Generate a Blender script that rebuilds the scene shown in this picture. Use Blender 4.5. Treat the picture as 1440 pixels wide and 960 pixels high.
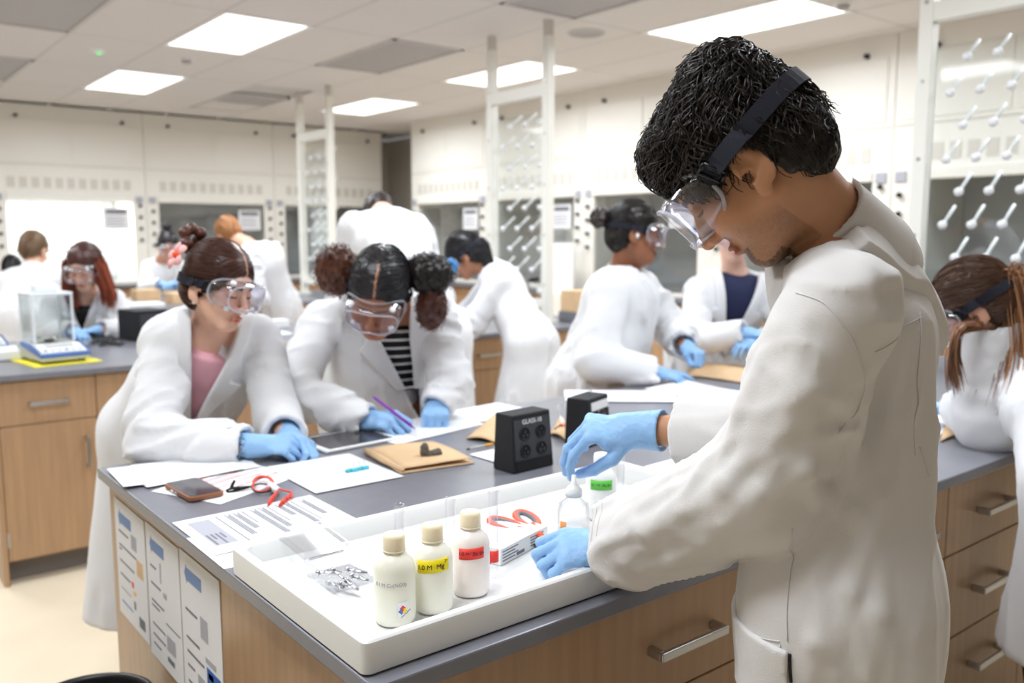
import bpy, bmesh, math, random
import numpy as np
from mathutils import Vector, Matrix
random.seed(7); np.random.seed(7)
for o in list(bpy.data.objects): bpy.data.objects.remove(o)
scene = bpy.context.scene
COL = scene.collection
PI = math.pi
# ---------------------------------------------------------------- camera, world, exposure
YAW, PITCH, FPX, ZC = math.radians(51.31), math.radians(6.915), 1231.6, 1.494
cam_d = bpy.data.cameras.new('camera'); cam = bpy.data.objects.new('camera', cam_d); COL.objects.link(cam)
cam.location = (0, 0, ZC); cam.rotation_euler = (PI/2-PITCH, 0, YAW-PI/2)
cam_d.sensor_width = 36; cam_d.lens = FPX/1440*36; cam_d.clip_start = 0.05; cam_d.clip_end = 60
cam_d.dof.use_dof = True; cam_d.dof.focus_distance = 1.27; cam_d.dof.aperture_fstop = 3.8
scene.camera = cam
world = bpy.data.worlds.new('world'); scene.world = world; world.use_nodes = True
world.node_tree.nodes['Background'].inputs[0].default_value = (1, 1, 1, 1)
world.node_tree.nodes['Background'].inputs[1].default_value = 0.3
vs = scene.view_settings; vs.view_transform = 'Standard'; vs.look = 'None'; vs.gamma = 1; vs.use_curve_mapping = False
vs.exposure = -0.2
PANEL_W = 40.0         # watts of each 2 x 4 ft ceiling luminaire
CEIL = 2.876; BT = 0.914   # ceiling height, bench top height

# ---------------------------------------------------------------- measuring helpers (pixel of the photograph -> place in the room)
_F = np.array([math.cos(YAW)*math.cos(PITCH), math.sin(YAW)*math.cos(PITCH), -math.sin(PITCH)])
_R = np.array([math.sin(YAW), -math.cos(YAW), 0.0]); _D = np.cross(_F, _R); _C = np.array([0, 0, ZC])
def ray(x, y): return _F + _R*(x-720)/FPX + _D*(y-480)/FPX
def dep(x, y, d): return _C + ray(x, y)*d
def onz(x, y, z=BT): r = ray(x, y); return _C + r*(z-ZC)/r[2]
def onu(x, y, u): r = ray(x, y); return _C + r*u/r[0]
def onv(x, y, v): r = ray(x, y); return _C + r*v/r[1]

# ---------------------------------------------------------------- materials
def srgb(c):
    return tuple(((x/255)/12.92 if x/255 <= .04045 else ((x/255+.055)/1.055)**2.4) for x in c)
MATS = {}
def mat(name, rgb, rough=.5, metal=0., bump=None, vary=None, spec=.5, sss=None, coat=0., attr=False, sheen=0., trans=0., ior=1.45, alpha=1., emit=None):
    """rgb in 0..255 sRGB. bump=(scale,strength,stretch xyz), vary=(scale, amount, stretch)"""
    if name in MATS: return MATS[name]
    m = bpy.data.materials.new(name); m.use_nodes = True; MATS[name] = m
    nt = m.node_tree; b = nt.nodes['Principled BSDF']; N = nt.nodes.new; L = nt.links.new
    col = srgb(rgb)
    b.inputs['Base Color'].default_value = (*col, 1); b.inputs['Roughness'].default_value = rough
    b.inputs['Metallic'].default_value = metal; b.inputs['Specular IOR Level'].default_value = spec
    b.inputs['Coat Weight'].default_value = coat; b.inputs['Sheen Weight'].default_value = sheen
    b.inputs['Transmission Weight'].default_value = trans; b.inputs['IOR'].default_value = ior; b.inputs['Alpha'].default_value = alpha
    if sss:
        b.inputs['Subsurface Weight'].default_value = sss[0]; b.inputs['Subsurface Radius'].default_value = sss[1]; b.inputs['Subsurface Scale'].default_value = sss[2]
    if emit:
        b.inputs['Emission Color'].default_value = (*srgb(emit[0]), 1); b.inputs['Emission Strength'].default_value = emit[1]
    src = None
    if attr:
        a = N('ShaderNodeAttribute'); a.attribute_name = 'Col'; src = a.outputs['Color']
    if bump or vary:
        tc = N('ShaderNodeTexCoord')
    if vary:
        mp = N('ShaderNodeMapping'); mp.inputs['Scale'].default_value = vary[2] if len(vary) > 2 else (1, 1, 1); L(tc.outputs['Object'], mp.inputs[0])
        nz = N('ShaderNodeTexNoise'); nz.inputs['Scale'].default_value = vary[0]; nz.inputs['Detail'].default_value = 5; L(mp.outputs[0], nz.inputs['Vector'])
        mr = N('ShaderNodeMapRange'); mr.inputs[1].default_value = .3; mr.inputs[2].default_value = .7
        mr.inputs[3].default_value = 1-vary[1]; mr.inputs[4].default_value = 1+vary[1]; L(nz.outputs['Fac'], mr.inputs[0])
        vm = N('ShaderNodeVectorMath'); vm.operation = 'SCALE'; L(mr.outputs[0], vm.inputs['Scale'])
        if src: L(src, vm.inputs[0])
        else: vm.inputs[0].default_value = col
        src = vm.outputs[0]
    if src: L(src, b.inputs['Base Color'])
    if bump:
        mp = N('ShaderNodeMapping'); mp.inputs['Scale'].default_value = bump[2] if len(bump) > 2 else (1, 1, 1); L(tc.outputs['Object'], mp.inputs[0])
        nz = N('ShaderNodeTexNoise'); nz.inputs['Scale'].default_value = bump[0]; nz.inputs['Detail'].default_value = 4; L(mp.outputs[0], nz.inputs['Vector'])
        bp = N('ShaderNodeBump'); bp.inputs['Strength'].default_value = bump[1]; bp.inputs['Distance'].default_value = .01
        L(nz.outputs['Fac'], bp.inputs['Height']); L(bp.outputs[0], b.inputs['Normal'])
    return m
def clear(name, tint=(255, 255, 255), refl=1.0, rough=.03, base=.04):
    """thin clear plastic / glass sheet: transparent with a fresnel reflection"""
    if name in MATS: return MATS[name]
    m = bpy.data.materials.new(name); m.use_nodes = True; MATS[name] = m
    nt = m.node_tree; nt.nodes.clear(); N = nt.nodes.new; L = nt.links.new
    out = N('ShaderNodeOutputMaterial'); mx = N('ShaderNodeMixShader'); tr = N('ShaderNodeBsdfTransparent'); gl = N('ShaderNodeBsdfGlossy')
    lw = N('ShaderNodeLayerWeight'); lw.inputs[0].default_value = .35
    mr = N('ShaderNodeMapRange'); mr.inputs[3].default_value = base; mr.inputs[4].default_value = min(1, refl)
    pw = N('ShaderNodeMath'); pw.operation = 'POWER'; pw.inputs[1].default_value = 2.2
    tr.inputs[0].default_value = (*srgb(tint), 1); gl.inputs['Roughness'].default_value = rough
    L(lw.outputs['Facing'], pw.inputs[0]); L(pw.outputs[0], mr.inputs[0]); L(mr.outputs[0], mx.inputs[0])
    L(tr.outputs[0], mx.inputs[1]); L(gl.outputs[0], mx.inputs[2]); L(mx.outputs[0], out.inputs[0])
    return m
def M(k): return MATS[k]
mat('ceil_tile', (226, 221, 219), .9, bump=(180, .25)); mat('ceil_bar', (205, 201, 200), .6); mat('grille', (178, 175, 176), .6)
mat('wall', (214, 208, 200), .8, vary=(2, .02)); mat('floor', (226, 212, 188), .35, vary=(3, .05), bump=(60, .04))
mat('cream', (240, 236, 229), .35, spec=.4); mat('cream_line', (214, 208, 200), .5); mat('hood_grey', (200, 200, 202), .5, vary=(3, .04))
mat('hood_white', (236, 240, 232), .5); mat('black', (18, 18, 20), .4); mat('black_gloss', (14, 14, 17), .12); mat('soft_black', (30, 30, 34), .7)
mat('wood', (178, 143, 110), .32, vary=(5, .10, (9, 9, .55)), bump=(40, .03, (6, 6, .4)), spec=.45)
mat('wood_edge', (150, 110, 72), .5); mat('slate', (122, 122, 130), .28, vary=(30, .04), spec=.5); mat('kick', (120, 114, 110), .6)
mat('steel', (190, 190, 190), .28, metal=1.); mat('chrome', (215, 215, 220), .12, metal=1.)
mat('white', (244, 244, 244), .45); mat('paper', (236, 236, 239), .75, spec=.2); mat('ink', (120, 120, 130), .8); mat('ink_light', (176, 176, 186), .8); mat('ink_dark', (55, 55, 62), .8)
mat('blue_print', (128, 152, 196), .8); mat('pole', (240, 238, 230), .35); clear('acrylic', (250, 252, 252), .6, .05, .03); mat('peg', (246, 246, 248), .3)
clear('glass', (247, 249, 249), .8, .02, .05); clear('clear_plastic', (253, 253, 254), .9, .04, .05)
mat('tray', (234, 234, 233), .3, sss=(.3, (.02, .02, .02), 1)); mat('hdpe', (246, 243, 228), .35, sss=(.4, (.02, .02, .015), 1)); mat('hdpe_pink', (246, 236, 230), .35, sss=(.4, (.02, .015, .015), 1)); mat('hdpe_white', (248, 248, 244), .35, sss=(.4, (.02, .02, .02), 1))
mat('cap', (252, 236, 206), .4, sss=(.3, (.02, .012, .008), 1)); mat('tape_yellow', (246, 222, 12), .5); mat('tape_red', (238, 62, 52), .5); mat('tape_green', (104, 206, 76), .5); mat('tape_orange', (246, 160, 84), .5)
mat('marker', (28, 26, 20), .6); mat('orange', (246, 100, 72), .4); mat('grip_grey', (120, 122, 128), .6); mat('amber', (240, 170, 40), .4)
mat('kraft', (222, 188, 148), .8, vary=(12, .06)); mat('clay', (98, 92, 86), .8, bump=(60, .4)); mat('brown_case', (150, 98, 68), .5); mat('screen', (66, 62, 66), .08)
mat('wire_red', (232, 70, 50), .35); mat('aqua', (70, 196, 214), .2); mat('blue', (66, 110, 190), .35); mat('scale_white', (228, 232, 236), .35); mat('scale_grey', (190, 192, 188), .5)
mat('yellow_mat', (240, 226, 60), .6); mat('lamp', (255, 255, 255), .5, emit=((255, 253, 250), 2.2)); mat('green_led', (80, 240, 140), .5, emit=((90, 255, 150), 1.0))
mat('purple', (130, 40, 170), .3); mat('bin', (26, 26, 28), .35, bump=(20, .5))

# ---------------------------------------------------------------- tagging
def tag(o, label=None, cat=None, group=None, kind=None):
    if label: o['label'] = label
    if cat: o['category'] = cat
    if group: o['group'] = group
    if kind: o['kind'] = kind
    return o
def empty(name, loc=(0, 0, 0), rz=0., **k):
    o = bpy.data.objects.new(name, None); COL.objects.link(o); o.location = Vector([float(x) for x in loc]); o.rotation_euler = (0, 0, rz); o.empty_display_size = .1
    return tag(o, **k)
def copy_tree(o, parent=None):
    c = o.copy(); COL.objects.link(c)
    if parent is not None: c.parent = parent
    for ch in list(o.children): copy_tree(ch, c)
    return c
# ---------------------------------------------------------------- mesh builder
class MB:
    def __init__(s): s.v = []; s.f = []
    def add(s, v, f):
        n = len(s.v); s.v += [tuple(float(c) for c in p) for p in v]; s.f += [tuple(i+n for i in q) for q in f]; return s
    def box(s, x0, x1, y0, y1, z0, z1, top=None):
        """top=(ax,ay): inset of the upper face"""
        a, b = top if top else (0, 0)
        return s.add([(x0, y0, z0), (x1, y0, z0), (x1, y1, z0), (x0, y1, z0), (x0+a, y0+b, z1), (x1-a, y0+b, z1), (x1-a, y1-b, z1), (x0+a, y1-b, z1)],
                     [(0, 3, 2, 1), (4, 5, 6, 7), (0, 1, 5, 4), (1, 2, 6, 5), (2, 3, 7, 6), (3, 0, 4, 7)])
    def tube(s, pts, r, n=8, cap=True, flat=1.):
        pts = [Vector([float(c) for c in p]) for p in pts]; rs = r if hasattr(r, '__len__') else [r]*len(pts)
        ref = None; V = []; F = []
        for i, p in enumerate(pts):
            t = (pts[min(i+1, len(pts)-1)]-pts[max(i-1, 0)])
            t = t.normalized() if t.length > 1e-9 else Vector((0, 0, 1))
            if ref is None: ref = t.orthogonal().normalized()
            ref = (ref - t*ref.dot(t)); ref = ref.normalized() if ref.length > 1e-6 else t.orthogonal().normalized()
            bi = t.cross(ref)
            for k in range(n):
                a = 2*PI*k/n; V.append(p+ref*math.cos(a)*rs[i]+bi*math.sin(a)*rs[i]*flat)
        for i in range(len(pts)-1):
            for k in range(n): F.append((i*n+k, i*n+(k+1) % n, (i+1)*n+(k+1) % n, (i+1)*n+k))
        if cap: F.append(tuple(range(n-1, -1, -1))); F.append(tuple((len(pts)-1)*n+k for k in range(n)))
        return s.add(V, F)
    def cyl(s, p, r, h, n=16, r2=None): return s.tube([p, (p[0], p[1], p[2]+h)], [r, r if r2 is None else r2], n)
    def lathe(s, prof, n=24, c=(0, 0, 0)):
        V = []; F = []
        for (r, z) in prof:
            for k in range(n): a = 2*PI*k/n; V.append((c[0]+r*math.cos(a), c[1]+r*math.sin(a), c[2]+z))
        for i in range(len(prof)-1):
            for k in range(n): F.append((i*n+k, i*n+(k+1) % n, (i+1)*n+(k+1) % n, (i+1)*n+k))
        return s.add(V, F)
    def prism(s, poly, z0, z1):
        n = len(poly); V = [(x, y, z0) for x, y in poly]+[(x, y, z1) for x, y in poly]
        return s.add(V, [tuple(range(n-1, -1, -1)), tuple(range(n, 2*n))]+[(k, (k+1) % n, n+(k+1) % n, n+k) for k in range(n)])
    def xf(s, m): s.v = [tuple(m @ Vector(p)) for p in s.v]; return s
    def build(s, name, m, parent=None, smooth=False, bevel=0., **k):
        me = bpy.data.meshes.new(name); me.from_pydata(s.v, [], s.f); me.update()
        return link(name, me, m, parent, smooth, bevel, **k)
def link(name, me, m, parent=None, smooth=False, bevel=0., **k):
    if m is not None: me.materials.append(MATS[m] if isinstance(m, str) else m)
    if smooth is True: me.polygons.foreach_set('use_smooth', [True]*len(me.polygons))
    o = bpy.data.objects.new(name, me); COL.objects.link(o)
    if parent is not None: o.parent = parent
    if bevel:
        b = o.modifiers.new('bevel', 'BEVEL'); b.width = bevel; b.segments = 2; b.limit_method = 'ANGLE'; b.angle_limit = math.radians(40); b.harden_normals = False
    if smooth == 'auto':
        me.polygons.foreach_set('use_smooth', [True]*len(me.polygons))
        me.set_sharp_from_angle(angle=math.radians(35))
    return tag(o, **k)
def share(src, name, parent=None, loc=None, rot=None):
    o = src.copy(); COL.objects.link(o); o.name = name
    if parent is not None: o.parent = parent
    if loc is not None: o.location = loc
    if rot is not None: o.rotation_euler = rot
    return o
def struct(o): o['kind'] = 'structure'; return o
def text_mesh(txt, size, depth=.0004):
    c = bpy.data.curves.new('t', 'FONT'); c.body = txt; c.size = size; c.extrude = depth; c.align_x = 'CENTER'; c.align_y = 'CENTER'
    o = bpy.data.objects.new('t', c); COL.objects.link(o); bpy.context.view_layer.update()
    me = bpy.data.meshes.new_from_object(o.evaluated_get(bpy.context.evaluated_depsgraph_get())); bpy.data.objects.remove(o)
    V = [tuple(v.co) for v in me.vertices]; F = [tuple(p.vertices) for p in me.polygons]
    return V, F
# ================================================================ the room
U0, U1, V0, V1 = -3.4, 6.85, -3.2, 11.5
struct(MB().box(U0, U1, V0, V1, -.1, 0).build('floor', 'floor'))
struct(MB().box(U0, U1, V1, V1+.1, 0, CEIL).build('wall_back', 'wall'))
struct(MB().box(U1, U1+.1, V0, V1, 0, CEIL).build('wall_right', 'wall'))
struct(MB().box(U0-.1, U0, V0, V1, 0, CEIL).build('wall_left', 'wall'))
struct(MB().box(U0, U1, V0-.1, V0, 0, CEIL).build('wall_front', 'wall'))
ceil = struct(MB().box(U0, U1, V0, V1, CEIL+.02, CEIL+.1).build('ceiling', 'ceil_bar'))
GU, GV, TU, TV = 2.13, 5.52, .61, 1.22
us = [GU+TU*k for k in range(-9, 8)]; vv = [GV+TV*k for k in range(-7, 5)]
mb = MB()
for u in us: mb.box(u-.012, u+.012, V0, V1, CEIL-.003, CEIL+.02)
for v in vv: mb.box(U0, U1, v-.012, v+.012, CEIL-.003, CEIL+.02)
mb.build('ceiling_bars', 'ceil_bar', ceil)
LIGHT_CELLS = set(); GRILLES = {(2, 0): 0, (2, -2): 0, (-2, 0): 0, (-2, 2): 0, (2, 2): .0}
for i in (0, 4, -4):
    for j in (-4, -2, 0, 2):
        LIGHT_CELLS.add((i, j))
tile0 = MB().box(.011, TU-.011, .011, TV-.011, -.004, .015).build('ceiling_panel', 'ceil_tile', ceil)
first = True
for i in range(-9, 7):
    for j in range(-7, 4):
        u, v = GU+TU*i, GV+TV*j
        if u+TU > U1+.3 or u < U0-.3 or v < V0-.3 or v+TV > V1+.6 or (i, j) in LIGHT_CELLS or (i, j) in GRILLES: continue
        o = tile0 if first else share(tile0, 'ceiling_panel', ceil); first = False; o.location = (u, v, CEIL)
# luminaires
def luminaire(i, j, k):
    u, v = GU+TU*i, GV+TV*j
    r = empty('ceiling_light', (u+TU/2, v+TV/2, CEIL), label='x', cat='ceiling light', group='recessed ceiling lights')
    f = MB()
    for a in ((-TU/2, -TU/2+.03, -TV/2, TV/2), (TU/2-.03, TU/2, -TV/2, TV/2), (-TU/2+.03, TU/2-.03, -TV/2, -TV/2+.03), (-TU/2+.03, TU/2-.03, TV/2-.03, TV/2)): f.box(*a, -.008, .015)
    f.build('frame', 'white', r)
    MB().box(-TU/2+.03, TU/2-.03, -TV/2+.03, TV/2-.03, -.004, .01).build('diffuser', 'lamp', r)
    ld = bpy.data.lights.new('light_panel', 'AREA'); ld.shape = 'RECTANGLE'; ld.size = TU-.06; ld.size_y = TV-.06; ld.energy = PANEL_W; ld.color = (.87, .94, 1); ld.spread = math.radians(170)
    lo = bpy.data.objects.new('light_panel', ld); COL.objects.link(lo); lo.parent = r; lo.location = (0, 0, -.012)
    return r
LBL = {(0, 0): 'large bright ceiling light panel at the upper left, nearest above the left bench', (0, 2): 'smaller bright ceiling light panel at the left, beyond the larger one',
       (4, 2): 'far ceiling light panel just right of the thin left rack poles', (4, 0): 'ceiling light panel behind the tall white poles in the middle', (4, -2): 'long bright ceiling light above the head of the man in front'}
for n, (i, j) in enumerate(sorted(LIGHT_CELLS)):
    l = luminaire(i, j, n); l['label'] = LBL.get((i, j), 'recessed rectangular ceiling light outside the view')
GL = {(2, 0): 'grey ceiling air grille between the left and middle lights', (2, 2): 'far grey ceiling grille left of the thin rack poles', (2, -2): 'grey ceiling grille at the top edge of the picture', (-2, 0): 'large grey ceiling grille in the top left corner', (-2, 2): 'grey ceiling grille at the left edge below the corner one'}
for (i, j), dv in GRILLES.items():
    u, v = GU+TU*i, GV+TV*j
    if (i, j) == (2, 2): v += .6
    r = empty('ceiling_grille', (u+TU/2, v+TV/2, CEIL), label=GL[(i, j)], cat='air grille', group='ceiling grilles')
    MB().box(-TU/2+.02, TU/2-.02, -TV/2+.02, TV/2-.02, -.003, .012).build('perforated_plate', 'grille', r)
    f = MB()
    for a in ((-TU/2, -TU/2+.025, -TV/2, TV/2), (TU/2-.025, TU/2, -TV/2, TV/2), (-TU/2, TU/2, -TV/2, -TV/2+.025), (-TU/2, TU/2, TV/2-.025, TV/2)): f.box(*a, -.012, .012)
    f.build('frame', 'ceil_bar', r)
p = onz(825, 45, CEIL)
r = empty('ceiling_speaker', (p[0], p[1], CEIL-.002), label='round grey speaker grille in the ceiling', cat='speaker')
MB().lathe([(0, -.006), (.09, -.006), (.095, -.01), (.115, -.008), (.12, 0)], 32).build('speaker_grille', 'grille', r, True)
MB().lathe([(.118, -.004), (.118, -.012), (.13, -.010), (.135, 0)], 32).build('rim', 'ceil_bar', r, True)
p = onz(139, 69, CEIL)
r = empty('smoke_detector', (p[0], p[1], CEIL-.002), label='small ceiling detector with a glowing green light', cat='detector')
MB().lathe([(0, -.025), (.03, -.024), (.045, -.015), (.05, 0)], 20).build('body', 'white', r, True)
MB().lathe([(0, -.036), (.014, -.034), (.022, -.024)], 12).build('indicator', 'green_led', r, True)
for (x, y, t) in ((1186, 4, 'grey sensor under the long bright light above the man'), (262, 82, 'small sensor disc between the two left ceiling lights')):
    p = onz(x, y, CEIL)
    r = empty('ceiling_sensor', (p[0], p[1], CEIL-.006), label=t, cat='sensor')
    MB().lathe([(0, -.035), (.03, -.033), (.04, -.02), (.042, 0)], 20).build('body', 'grille', r, True)
    MB().lathe([(.040, -.008), (.055, -.006), (.058, 0)], 20).build('base_ring', 'white', r, True)

# ---------------------------------------------------------------- fume hoods
def make_hood(W=1.56):
    r = empty('fume_hood'); h = W/2; g = .003; PW = .14
    MB().box(g, W-g, 0, .88, 1.95, CEIL-.004).build('upper_housing', 'cream', r)
    MB().box(PW, W-PW, -.02, .06, 1.87, 1.95).build('lintel', 'cream', r, bevel=.008)
    ap = None
    for a in (0, 1):
        MB().box(.06+a*(W/2-.03), W/2-.02+a*(W/2-.04), -.008, 0, 2.28, 2.72).build('access_panel', 'cream', r, bevel=.003)
    MB().box(.02, W-.02, -.006, 0, 2.24, 2.25).build('seam_strip', 'cream_line', r)
    s0 = None
    for k in range(11):
        x = .16+k*(W-.32-.075)/10
        if s0 is None: s0 = MB().box(0, .075, -.005, 0, 2.0, 2.11).build('vent_slot', 'cream_line', r); o = s0  # raised plate; the slot's recess shade is put into its darker cream
        else: o = share(s0, 'vent_slot', r)
        o.location = (x, 0, 0)
    b0 = None
    for x in (.28, W-.22):
        if b0 is None: b0 = MB().tube([(0, -.03, 0), (0, 0, 0)], .018, 10).build('black_port', 'black', r); o = b0
        else: o = share(b0, 'black_port', r)
        o.location = (x, 0, 2.745)
    k0 = None
    for sx in (0, 1):
        x0 = g if sx == 0 else W-PW
        MB().box(x0, x0+PW-g, 0, .88, .94, 1.95).build('post', 'cream', r)
        for q in range(4):
            if k0 is None: k0 = MB().tube([(0, -.035, 0), (0, -.02, 0), (0, 0, 0)], [.017, .02, .011], 10).build('control_knob', 'soft_black', r); o = k0
            else: o = share(k0, 'control_knob', r)
            o.location = (x0+PW*.5, 0, 1.38+q*.13+sx*.06)
        MB().box(x0+PW*.2, x0+PW*.75, -.012, 0, 1.86, 1.93).build('alarm_panel', 'ink_light', r)
    MB().box(g, W-g, -.03, .88, .90, .94).build('work_surface', 'slate', r, bevel=.005)
    MB().box(PW, W-PW, .80, .84, .94, 1.95).build('back_baffle', 'hood_grey', r)
    for q in range(3): MB().box(PW+.02, W-PW-.02, .785, .80, 1.0+q*.32, 1.27+q*.32).build('baffle_panel', 'hood_grey', r, bevel=.004)
    MB().box(PW, W-PW, .03, .036, .98, 1.88).build('sash_glass', 'glass', r)
    MB().box(PW, W-PW, .015, .045, .945, .985).build('sash_rail', 'cream', r, bevel=.004)
    n = MB().box(W-PW-.33, W-PW-.05, .008, .012, 1.56, 1.80).build('notice', 'paper', r)
    MB().box(W-PW-.30, W-PW-.08, .0055, .008, 1.735, 1.78).build('notice_header', 'ink', n)
    pr = MB()
    for q in range(4): pr.box(W-PW-.30, W-PW-.09-.03*(q % 2), .0055, .008, 1.60+q*.03, 1.612+q*.03)
    pr.build('notice_print', 'ink_light', n)
    MB().box(g, W-g, .06, .88, .1, .90).build('base_body', 'wood', r)
    for a in (0, 1):
        d = MB().box(.01+a*h, h-.01+a*h, .04, .06, .11, .88).build('door', 'wood', r, bevel=.002)
        xx = h-.07 if a == 0 else h+.07
        MB().tube([(xx, .04, .62), (xx, .005, .62), (xx, .005, .76), (xx, .04, .76)], .006, 8).build('handle', 'steel', d)
    MB().box(g, W-g, .12, .88, 0, .1).build('toe_kick', 'kick', r)
    return r
hood0 = make_hood()
HW = 1.56; k = 0
BL = ['fume hood glowing with its inside lamp on, behind the students at the far left', 'grey fume hood behind the student with the hair flower', 'fume hood behind the far left rack poles, next to the room corner', 'fume hood of the back wall beyond the left edge']
for n, u in enumerate((1.53, 3.09, 4.65, -.03)):
    o = hood0 if n == 0 else copy_tree(hood0); o.location = (u, 10.6, 0)
    tag(o, BL[n], 'fume hood', 'fume hoods along the walls')
RL = ['fume hood at the far end of the right wall, by the corner', 'fume hood behind the tall pole rack in the middle', 'fume hood behind the woman with the low bun', "fume hood behind the man's head on the right wall", 'fume hood behind the pegged drying rack at the right', 'fume hood past the right edge']
for n in range(6):
    o = copy_tree(hood0); o.location = (5.95, 9.43-n*HW, 0); o.rotation_euler = (0, 0, -PI/2)
    tag(o, RL[n], 'fume hood', 'fume hoods along the walls')
# the lamp that is switched on inside the far left hood
r = empty('hood_lamp', (1.53+HW/2, 10.6+.4, 1.93), label='lamp lit inside the far left fume hood', cat='lamp')
MB().box(-.5, .5, -.08, .08, -.02, .019).build('tube_cover', 'lamp', r)
MB().box(-.53, .53, -.1, .1, .0, .0195).build('housing', 'white', r)
ld = bpy.data.lights.new('tube_light', 'AREA'); ld.shape = 'RECTANGLE'; ld.size = 1.0; ld.size_y = .16; ld.energy = 40; ld.color = (.97, 1, .95)
lo = bpy.data.objects.new('tube_light', ld); COL.objects.link(lo); lo.parent = r; lo.location = (0, 0, -.03)

# ---------------------------------------------------------------- benches
handle_me = {}
def handle(parent, x, y, z, vertical, sgn, L=.16):
    mb = MB()
    if vertical: mb.box(-.007, .007, -.036, -.027, -L/2, L/2).box(-.007, .007, -.03, 0, -L/2, -L/2+.014).box(-.007, .007, -.03, 0, L/2-.014, L/2)
    else: mb.box(-L/2, L/2, -.036, -.027, -.008, .008).box(-L/2, -L/2+.014, -.03, 0, -.008, .008).box(L/2-.014, L/2, -.03, 0, -.008, .008)
    if sgn > 0: mb.v = [(-a, -b, c) for a, b, c in mb.v]
    o = mb.build('handle', 'steel', parent, bevel=.002); o.location = (x, y, z); return o
def cabinet(u0, u1, vface, sgn, style, label, dpt=.62, hx=None, group='base cabinets of the benches'):
    """vface: front plane; sgn=-1 front looks toward -v, +1 toward +v"""
    r = empty('base_cabinet', (0, 0, 0), label=label, cat='cabinet', group=group)
    w = u1-u0; r.location = ((u0+u1)/2, vface, 0)
    def B(x0, x1, d0, d1, z0, z1): # d measured inward
        y0, y1 = (d0, d1) if sgn < 0 else (-d1, -d0)
        return MB().box(x0, x1, y0, y1, z0, z1)
    B(-w/2+.001, w/2-.001, .02, dpt, .1, BT-.028).build('body', 'wood', r)
    B(-w/2+.001, w/2-.001, .08, dpt-.02, 0, .1).build('toe_kick', 'kick', r)
    yf = 0
    if style == 'drawers':
        for z0, z1 in ((.69, .882), (.46, .686), (.11, .456)):
            d = B(-w/2+.002, w/2-.002, 0, .019, z0, z1).build('drawer', 'wood', r, bevel=.0015); handle(d, 0, yf, z1-.1 if z1 < .5 else (z0+z1)/2-.005, False, sgn, .18)
    elif style == 'door1':
        d = B(-w/2+.002, w/2-.002, 0, .019, .694, .882).build('drawer', 'wood', r, bevel=.0015); handle(d, 0, yf, .783, False, sgn, .155)
        d = B(-w/2+.002, w/2-.002, 0, .019, .11, .690).build('door', 'wood', r, bevel=.0015); handle(d, w/2-.05 if hx is None else hx, yf, .545, True, sgn, .14)
        B(-w/2+.001, -w/2+.010, -.006, 0, .17, .235).build('hinge', 'steel', r)
    else:
        for a in (-1, 1):
            x0, x1 = (-w/2+.002, -.0015) if a < 0 else (.0015, w/2-.002)
            d = B(x0, x1, 0, .019, .694, .882).build('drawer', 'wood', r, bevel=.0015); handle(d, (x0+x1)/2, yf, .783, False, sgn, .155)
            d = B(x0, x1, 0, .019, .11, .690).build('door', 'wood', r, bevel=.0015); handle(d, -a*-.05 if False else a*.05, yf, .545, True, sgn, .14)
    return r
def worktop(name, u0, u1, v0, v1, label):
    return MB().box(u0, u1, v0, v1, BT-.027, BT).build(name, 'slate', None, bevel=.003, label=label, cat='worktop')
A0, A1, BE = .946, 2.328, 4.25
worktop('bench_worktop', .528, BE, A0, A1, 'grey slab worktop of the front bench under the white tray')
B0, B1 = 4.125, 5.50
worktop('bench_worktop', .55, BE, B0, B1, 'grey slab worktop of the second bench carrying the balance')
C0, C1 = 7.2, 8.56
worktop('bench_worktop', .55, BE, C0, C1, 'grey slab worktop of the third bench at the back')
ua = [.565, 1.30, 1.775, 2.176, 2.68, 3.4, 4.2]
la = ['wide drawer cabinet under the white tray at the near corner', 'narrow drawer cabinet behind the man in the white coat', 'drawer cabinet hidden behind the back of the man', 'drawer cabinet right of the man, below the leaning long-haired student', 'drawer cabinet behind the coat of the long-haired student', 'drawer cabinet at the far right end of the front bench']
ua = [.565, 1.775, 2.176, 2.68, 3.4, 4.2]; la.pop(1)
for k in range(5): cabinet(ua[k], ua[k+1], .975, -1, 'drawers', la[k], dpt=.64)
for k, (a, b) in enumerate(((.565, 1.5), (1.5, 2.4), (2.4, 3.3), (3.3, 4.2))): cabinet(a, b, 2.30, 1, 'door2', ['door cabinet behind the smiling student in pink', 'door cabinet behind the student with curly pigtails', 'door cabinet in front of the woman with the low bun', 'door cabinet at the far end of the front bench'][k], dpt=.64)
struct_like = MB().box(.548, .564, .972, 2.303, .1, BT-.028).build('bench_end_panel', 'wood', None, bevel=.001, label='plain wood end panel of the front bench holding three sheets', cat='panel')
for k, (a, b, st) in enumerate(((.572, .955, 'door1'), (.955, 1.72, 'door2'), (1.72, 2.985, 'door2'), (2.985, 3.6, 'door2'), (3.6, 4.2, 'drawers'))):
    cabinet(a, b, 4.15, -1, st, ['single door cabinet with drawer under the balance at the left edge', 'door cabinet behind the coat of the smiling student', 'double cabinet behind the student with curly pigtails, second bench', 'door cabinet beside the bent student with black hair', 'drawer cabinet at the end of the second bench'][k], dpt=.6)
for k, (a, b) in enumerate(((.572, 1.5), (1.5, 2.4), (2.4, 3.3), (3.3, 4.2))): cabinet(a, b, 5.47, 1, 'door2', ['base cabinet on the far side of the second bench, nearest its left end', 'base cabinet on the far side of the second bench, second from its left end', 'base cabinet on the far side of the second bench, third from its left end', 'base cabinet on the far side of the second bench, at the rack end'][k], dpt=.6)
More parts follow.
